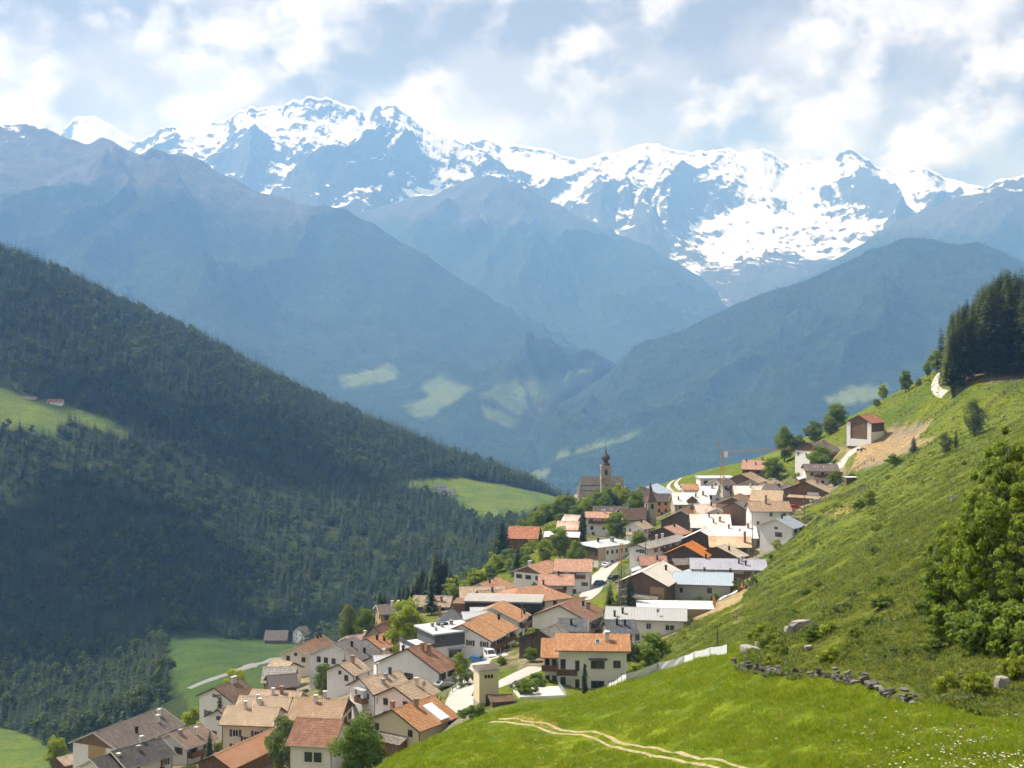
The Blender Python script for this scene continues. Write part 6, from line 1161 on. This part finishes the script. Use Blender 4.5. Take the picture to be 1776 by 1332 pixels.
# ------------------------------------------------------------------ fences, poles, signs
def fence(name, label, P, gap, h, pm, rails, rm, net=None, pw_=.12):
    P = smooth_line(P, .5); root = link(name, None, None, P[0]); tag(root, label, 'fence'); acc = 0; posts = [P[0]]; last = P[0]
    for p in P[1:]:
        if (p - last).length >= gap: posts.append(p); last = p
    me = MB().box(-pw_ / 2, pw_ / 2, -pw_ / 2, pw_ / 2, -.5, h).mesh('post', M(pm))
    G_ = [Vector((p.x, p.y, float(gz(p.x, p.y)))) - P[0] for p in posts]
    for q in G_: o = link('post', me, root, q, random.uniform(-.2, .2), (1, 1, random.uniform(.85, 1.1))); o.rotation_euler[0] = random.uniform(-.06, .06)
    for a, b in zip(G_[:-1], G_[1:]):
        for z in rails: link('rail', MB().bar((0, 0, 0), b - a, .07, 0, .1).mesh('rail', M(rm)), root, a + Vector((0, -.08, z * h + random.uniform(-.05, .05))))
        if net:
            N_ = 6; V_ = []
            for k in range(N_ + 1):
                t = k / N_; q = (b - a) * t; sag = .12 * math.sin(math.pi * t); V_ += [(q.x, q.y - .06, q.z + .05), (q.x, q.y - .06 + .05 * math.sin(k * 2.1), q.z + h * .5), (q.x, q.y - .06, q.z + h * .88 - sag)]
            F_ = [(k * 3 + j, k * 3 + 3 + j, k * 3 + 4 + j, k * 3 + 1 + j) for k in range(N_) for j in (0, 1)]
            m_ = bpy.data.meshes.new('netting'); m_.from_pydata(V_, [], F_); m_.materials.append(M(net)); m_.update(); link('netting', m_, root, a)
    return root
fence('net_fence', 'white net fence with dark posts along the near meadow crest', [hit(u, v, 120, 215) for u, v in ((1040, 1199), (1090, 1186), (1145, 1166), (1180, 1154), (1210, 1147), (1240, 1139), (1265, 1133), (1285, 1126))], 4.2, 1.35, 'post_wood', (), 'post_wood', 'net_white', .11)
fence('post_fence', 'wooden fence beside the farmhouse with parked cars', [hit(u, v, 300, 470) for u, v in g(6, (1195, 640), (1330, 605), (1450, 570), (1560, 540), (1630, 520))], 2.6, 1.3, 'post_wood', (.45, .85), 'post_wood', None, .16)
fence('post_fence', 'short wooden fence climbing below the bare field', [hit(u, v, 300, 480) for u, v in g(6, (1420, 430), (1500, 380), (1560, 340), (1600, 350))], 2.6, 1.3, 'post_wood', (.4, .8), 'post_wood', None, .16)
fence('post_fence', 'wooden fence running from the spruce across the upper slope', [hit(u, v, 300, 480) for u, v in g(7, (720, 1325), (800, 1285), (850, 1255), (900, 1215), (940, 1190))], 2.8, 1.3, 'post_wood', (.45, .85), 'post_wood', None, .16)
fence('post_fence', 'long wooden fence above the lone grey-green tree', [hit(u, v, 300, 500) for u, v in g(7, (1225, 1000), (1270, 950), (1310, 915), (1360, 880), (1420, 850))], 2.8, 1.3, 'post_wood', (.45, .85), 'post_wood', None, .16)
fence('post_fence', 'wooden fence along the upper edge of the bare field', [hit(u, v, 380, 520) for u, v in g(7, (790, 1110), (870, 1060), (960, 1005), (1040, 940), (1110, 875))], 3.0, 1.2, 'post_wood', (.8,), 'post_wood', None, .14)
fence('net_fence', 'orange plastic safety net beside the sage-green house', [hit(u, v, 250, 380) for u, v in g(5, (790, 695), (880, 665), (930, 640), (1000, 640), (1060, 630), (1130, 640))], 2.6, 1.3, 'post_wood', (), 'post_wood', 'net_orange', .1)
fence('net_fence', 'orange safety net at the foot of the pine stand', [hit(u, v, 400, 520) for u, v in g(7, (1070, 795), (1110, 805), (1150, 812))], 2.6, 1.2, 'post_wood', (), 'post_wood', 'net_orange', .1)
fence('guard_rail', 'grey road railing below the two tan striped roofs', [hit(u, v, 215, 300) for u, v in g(2, (545, 520), (590, 490), (655, 440))], 1.8, 1.1, 'steel', (.5, .95), 'steel', None, .12)
for u, v, hh, lab, yy in ((1305, 782, 9.0, 'thin bare utility pole on the crest behind the crane jib', (480, 700)), (1244, 1122, 3.6, 'wooden pole at the upper end of the net fence', (120, 230)), (1078, 1010, 5, 'short lamp post beside the upper village road', (340, 420))):
    p = hit(u, v, *yy); o = link('utility_pole', MB().lathe([(.13, -1), (.12, hh * .6), (.08, hh)], 8).bar((-.5, 0, hh * .94), (.5, 0, hh * .94), .09).mesh('utility_pole', M('post_wood')), None, p); tag(o, lab, 'pole')
p = hit(822, 1226, 205, 262); o = link('road_sign', None, None, p); tag(o, 'triangular warning sign on a thin post beside the white road', 'sign')
link('post', MB().lathe([(.04, -.5), (.04, 2.6)], 8).mesh('post', M('steel')), o); link('plate', MB().poly([(-.5, -.06, 2.0), (.5, -.06, 2.0), (0, -.06, 2.9), (-.5, -.04, 2.0), (.5, -.04, 2.0), (0, -.04, 2.9)], [(0, 1, 2), (5, 4, 3), (0, 3, 4, 1), (1, 4, 5, 2), (2, 5, 3, 0)]).mesh('plate', M('sign_red')), o); link('plate_centre', MB().poly([(-.32, -.07, 2.1), (.32, -.07, 2.1), (0, -.07, 2.68)], [(0, 1, 2)]).mesh('plate_centre', M('sign_white')), o)
p = hit(838, 1226, 205, 262); o = link('notice_board', None, None, p, R(10)); tag(o, 'white notice board at the foot of the transformer tower', 'sign')
for x in (-.75, .7): boxpart('post', o, 'post_wood', x, x + .08, -.04, .04, -.5, 1.9)
boxpart('board', o, 'sign_white', -.8, .8, -.09, -.04, .6, 1.9); boxpart('printed_sheet', o, 'roof_slate', -.55, .5, -.1, -.09, .85, 1.6)
p = hit(855, 1222, 205, 262); o = link('recycling_bin', None, None, p); tag(o, 'blue waste container beside the transformer tower', 'bin'); link('body', MB().poly([(-.5, -.45, 0), (.5, -.45, 0), (.5, .45, 0), (-.5, .45, 0), (-.62, -.55, 1.2), (.62, -.55, 1.2), (.62, .55, 1.2), (-.62, .55, 1.2)], [(3, 2, 1, 0), (4, 5, 6, 7), (0, 1, 5, 4), (1, 2, 6, 5), (2, 3, 7, 6), (3, 0, 4, 7)]).mesh('body', M('sign_blue')), o); boxpart('lid', o, 'paint_blue', -.66, .66, -.6, .6, 1.2, 1.34)
# shelter at the foot of the tower
p = hit(870, 1222, 205, 262); o = link('shelter', None, None, p, R(12)); tag(o, 'low brown-roofed shelter beside the transformer tower', 'shed'); boxpart('wall', o, 'wall_wood', -1.8, 1.8, -.9, .9, -2, .9); link('roof', MB().poly([(-2.2, -1.4, .7), (2.2, -1.4, .7), (2.2, 1.3, 1.25), (-2.2, 1.3, 1.25), (-2.2, -1.4, .85), (2.2, -1.4, .85), (2.2, 1.3, 1.4), (-2.2, 1.3, 1.4)], [(3, 2, 1, 0), (4, 5, 6, 7), (0, 1, 5, 4), (1, 2, 6, 5), (2, 3, 7, 6), (3, 0, 4, 7)]).mesh('roof', M('roof_brown')), o)
p = hit(1476, 838, 400, 480); o = link('shelter', None, None, p, R(5)); tag(o, 'small open shelter with white roof beside the grass slope', 'shed'); boxpart('wall', o, 'wall_wood', -1.6, 1.6, 0, 1.4, -1.5, 1.7); boxpart('roof', o, 'roof_flatwhite', -1.9, 1.9, -1.2, 1.6, 1.7, 1.85)
for x in (-1.6, 1.5): boxpart('post', o, 'post_wood', x, x + .1, -1.0, -.9, -1.5, 1.7)
# building tarps on the dirt mound
for i, (u, v, a, s) in enumerate(((1262, 1036, .3, 2.6), (1245, 1042, .1, 2.0))):
    p = hit(u, v, 240, 360); V_ = [(x * s, y * s * .5, float(gz(p.x + x * s, p.y + y * s * .5)) - p.z + .22 + .12 * math.sin(x * 5 + y * 4)) for y in np.linspace(-1, 1, 6) for x in np.linspace(-1, 1, 8)]
    m_ = mesh_np('tarp', V_, np.array([(j * 8 + k, j * 8 + k + 1, j * 8 + k + 9, j * 8 + k + 8) for j in range(5) for k in range(7)]), [M('tarp')], smooth=True); tag(link('tarp', m_, None, p), ('large' if i == 0 else 'smaller') + ' white tarpaulin on the dirt mound by the orange net', 'tarpaulin')

# ------------------------------------------------------------------ cars
def wheel_mesh():
    b = MB().lathe([(.10, -.11), (.33, -.11), (.33, .11), (.10, .11)], 14); b.v = [(x, z, y) for x, y, z in b.v]; return b.mesh('tyre', M('tyre'))
ME_WH = wheel_mesh(); b_ = MB().lathe([(.02, -.115), (.2, -.118), (.2, .118), (.02, .115)], 10); b_.v = [(x, z, y) for x, y, z in b_.v]; ME_RIM = b_.mesh('rim', M('paint_silver'))
def car(p, rz, paint, label, van=False):
    o = link('van' if van else 'car', None, None, p, rz); tag(o, label, 'van' if van else 'car')
    prof = [(-2.5, .35), (2.4, .35), (2.5, .95), (1.75, 1.15), (1.1, 2.0), (-2.4, 2.1), (-2.5, 1.0)] if van else [(-2.05, .32), (2.05, .32), (2.1, .72), (1.35, .92), (.65, 1.4), (-.95, 1.45), (-1.75, .98), (-2.1, .88)]
    w = .95 if van else .86; n = len(prof); V_ = []
    for y, k in ((-w, .93), (-w * .94, 1), (w * .94, 1), (w, .93)):
        for x, z in prof: V_.append((x * (1 if k == 1 else .985), y * (1 if z < 1.0 else .9), z))
    F_ = [tuple(range(n)), tuple(reversed(range(3 * n, 4 * n)))] + [(r0 * n + i, (r0 + 1) * n + i, (r0 + 1) * n + (i + 1) % n, r0 * n + (i + 1) % n) for r0 in range(3) for i in range(n)]
    m_ = bpy.data.meshes.new('body'); m_.from_pydata(V_, [], F_); m_.materials.append(M(paint)); m_.update(); link('body', m_, o)
    ww = [(-.4, 1.05, 1.3, 1.85), ] if van else [(-.95, .98, -.1, 1.34), (.0, .98, .75, 1.34)]
    for y in (-1, 1):
        for x0, z0, x1, z1 in ww:
            yy = y * w * .92; link('window', MB().poly([(x0, yy * 1.0 + y * .02, z0), (x1 + (.2 if x1 > .3 else 0), yy + y * .02, z0), (x1 - .1, yy * .99 + y * .0, z1), (x0 + .08, yy * .99, z1)], [(0, 1, 2, 3)]).mesh('window', M('glass')), o)
        for x in (-1.5, 1.45) if van else (-1.3, 1.3): q = link('wheel', ME_WH, o, (x, y * (w - .08), .33)); link('rim', ME_RIM, q)
    if van: link('windscreen', MB().poly([(1.72, -.75, 1.2), (1.72, .75, 1.2), (1.16, .68, 1.94), (1.16, -.68, 1.94)], [(0, 1, 2, 3)]).mesh('windscreen', M('glass')), o)
    else: link('windscreen', MB().poly([(1.33, -.7, .96), (1.33, .7, .96), (.70, .62, 1.4), (.70, -.62, 1.4)], [(0, 1, 2, 3)]).mesh('windscreen', M('glass')), o); link('rear_window', MB().poly([(-1.7, .68, 1.02), (-1.7, -.68, 1.02), (-1.02, -.62, 1.43), (-1.02, .62, 1.43)], [(0, 1, 2, 3)]).mesh('rear_window', M('glass')), o)
    for y in (-.6, .6): link('headlight', MB().box(2.4 if van else 2.02, 2.5 if van else 2.11, y - .16, y + .16, .68, .84).mesh('headlight', M('paint_silver')), o)
def lift(u, v, a, b, dz=.12): p = hit(u, v, a, b); p.z += dz; return p
p0 = lift(832, 1144, 260, 310); car(p0 + Vector((1.9, .6, 0)), R(-70), 'paint_white', 'white delivery van parked in front of the hall', True); car(p0 + Vector((-.6, -3.0, -.1)), R(-15), 'paint_blue', 'blue car parked in front of the white van')
car(lift(1066, 968, 380, 450), R(40), 'paint_dark', 'dark car parked below the white block'); car(lift(1090, 960, 380, 455), R(35), 'paint_silver', 'silver car on the upper village road'); car(lift(1402, 872, 400, 470), R(10), 'paint_white', 'white car beside the farmhouse garage'); car(lift(1416, 873, 400, 470), R(5), 'paint_silver', 'silver car at the end of the farmhouse yard'); car(lift(1377, 884, 400, 470), R(15), 'paint_red', 'dark red car next to the plain tan roof')

for u, v, a, b, rz, c_, lab in ((770, 1196, 225, 300, 40, 'paint_silver', 'silver car on the road bend below the broad white gable'), (1052, 985, 360, 440, 60, 'paint_white', 'white car on the road below the white block'), (905, 1196, 225, 300, 30, 'paint_dark', 'dark car on the driveway below the balcony house'),
                                (1040, 1000, 340, 420, 55, 'paint_blue', 'blue car beside the large pink roof'), (1440, 812, 420, 520, 50, 'paint_white', 'white car on the steep track below the hay barn')):
    car(lift(u, v, a, b), R(rz), c_, lab)
for u, y, hh, lab in ((700, 300, 8, 'wooden cable pole behind the broad white gable'), (905, 330, 8, 'wooden cable pole beside the stepped orange roofs'), (1120, 395, 8, 'wooden cable pole in front of the long low white house'), (1215, 440, 8, 'wooden cable pole between the white metal roofs'), (1395, 430, 8, 'wooden cable pole at the fence end beside the parked cars'), (560, 285, 8, 'wooden cable pole behind the tan roofs')):
    p = at(u, y); o = link('utility_pole', MB().lathe([(.13, -1), (.12, hh * .6), (.08, hh)], 8).bar((-.6, 0, hh * .94), (.6, 0, hh * .94), .09).mesh('utility_pole', M('post_wood')), None, p); tag(o, lab, 'pole')
# ------------------------------------------------------------------ cranes
def lattice(b, A, B, w, n, t=.09, mi=0):
    A, B = Vector(A), Vector(B); d = (B - A); ax = d.normalized(); u = ax.cross(Vector((0, 1, 0))); u = (u if u.length > .1 else ax.cross(Vector((1, 0, 0)))).normalized() * w / 2; k = ax.cross(u).normalized() * w / 2
    c = [u + k, u - k, -u - k, -u + k]
    for q in c: b.bar(A + q, B + q, t, mi)
    for i in range(n):
        p0 = A + d * (i / n); p1 = A + d * ((i + 1) / n)
        for j in range(4): b.bar(p0 + c[j], p1 + c[(j + 1) % 4], t * .7, mi)
p = at(1252, 492); o = link('tower_crane', None, None, p, R(-3)); tag(o, 'yellow tower crane with long level jib over the upper village', 'crane'); zj = (CY - 783) / F * 492 - p.z
b = MB(); lattice(b, (0, 0, -1), (0, 0, zj), 1.1, 16, .11); link('mast', b.mesh('mast', M('crane_yellow')), o); b = MB(); lattice(b, (0, 0, zj), (25, 6, zj + .6), .6, 22, .06); link('jib', b.mesh('jib', M('crane_yellow')), o)
b = MB(); lattice(b, (0, 0, zj), (-2.2, 0, zj + 3.6), .8, 4, .12); b.bar((-2.2, 0, zj + 3.6), (14, 3.4, zj + .5), .06); link('raised_head', b.mesh('raised_head', M('crane_yellow')), o); boxpart('operator_cab', o, 'paint_white', .8, 2.0, -.9, .5, zj - 2.0, zj - .2); boxpart('ballast', o, 'concrete', -1.6, 1.6, -1.6, 1.6, -1.0, 1.4); link('hoist_rope', MB().bar((14, 3.4, zj + .2), (14, 3.4, zj - 5), .05).mesh('hoist_rope', M('steel')), o)
p = at(1075, 322); o = link('folded_crane', None, None, p); tag(o, 'slim grey crane mast with orange lattice top between two spruces', 'crane'); zt = (CY - 942) / F * 322 - p.z
b = MB(); lattice(b, (0, 0, -1), (0, 0, zt * .72), .5, 12, .12); link('mast', b.mesh('mast', M('steel')), o); b = MB(); lattice(b, (0, 0, zt * .72), (0.4, 0, zt), .6, 6, .1); link('upper_lattice', b.mesh('upper_lattice', M('crane_orange')), o); boxpart('base', o, 'crane_orange', -.9, .9, -.9, .9, -.8, 1.2); link('arm', MB().bar((0, 0, zt * .45), (2.2, 0, zt * .47), .14).mesh('arm', M('paint_white')), o)
# mast on the wooded hill
p = Vector(min(PE.reshape(-1, 3), key=lambda q: abs(q[0] / q[1] * F + CX - 1546) + abs(CY - q[2] / q[1] * F - 418) * 2)); o = link('radio_mast', None, None, p); tag(o, 'thin radio mast on top of the rounded wooded hill', 'mast'); b = MB(); lattice(b, (0, 0, -5), (0, 0, 44), 2.4, 10, .8); link('lattice', b.mesh('lattice', M('steel')), o); o.scale = (1.2,) * 3; link('platform', MB().lathe([(3.5, 22), (3.5, 24)], 8).mesh('platform', M('steel')), o)

# ------------------------------------------------------------------ cumulus clouds added out of view to shade the wooded slope
t = MT('cloud_white'); t.done((.9, .9, .92), 1.0, spec=0)
def shade_cloud(c, sx, sy, sz, seed, label):
    r = np.random.default_rng(seed); V_ = []; F_ = []
    for i in range(34):
        d = unit(r.normal(size=3)) * r.random() ** .4; ctr = np.array([d[0] * sx, d[1] * sy, abs(d[2]) * sz * .8]); rad = (.24 + .2 * r.random()) * (sx + sy) / 2 * (1.1 - .5 * np.hypot(d[0], d[1])); b = len(V_); nu_, nv_ = 14, 9
        for j in range(nv_ + 1):
            for k in range(nu_):
                th = math.pi * j / nv_; ph = 2 * math.pi * k / nu_; q = 1 + .22 * math.sin(3 * ph + i) * math.sin(4 * th + i) + .1 * r.random(); V_.append((c[0] + ctr[0] + rad * q * math.sin(th) * math.cos(ph), c[1] + ctr[1] + rad * q * math.sin(th) * math.sin(ph), c[2] + max(-.12 * sz, ctr[2] + rad * .55 * q * math.cos(th))))
        F_ += [(b + j * nu_ + k, b + j * nu_ + (k + 1) % nu_, b + (j + 1) * nu_ + (k + 1) % nu_, b + (j + 1) * nu_ + k) for j in range(nv_) for k in range(nu_)]
    o = link('shade_cloud', mesh_np('shade_cloud', V_, np.array(F_), [M('cloud_white')], smooth=True)); tag(o, label, kind='stuff')
def shade(x, y, z, top, sx, sy, sz, seed, label):
    k = (top - z) / to_sun.z; shade_cloud((x + to_sun.x * k, y + to_sun.y * k, top), sx, sy, sz, seed, label)
shade(-430, 1000, -150, 1600, 270, 110, 120, 3, 'unseen cumulus added to shade the lower wooded slope'); shade(-330, 1330, -60, 1750, 150, 60, 90, 4, 'smaller unseen cumulus added to shade the upper wooded slope')
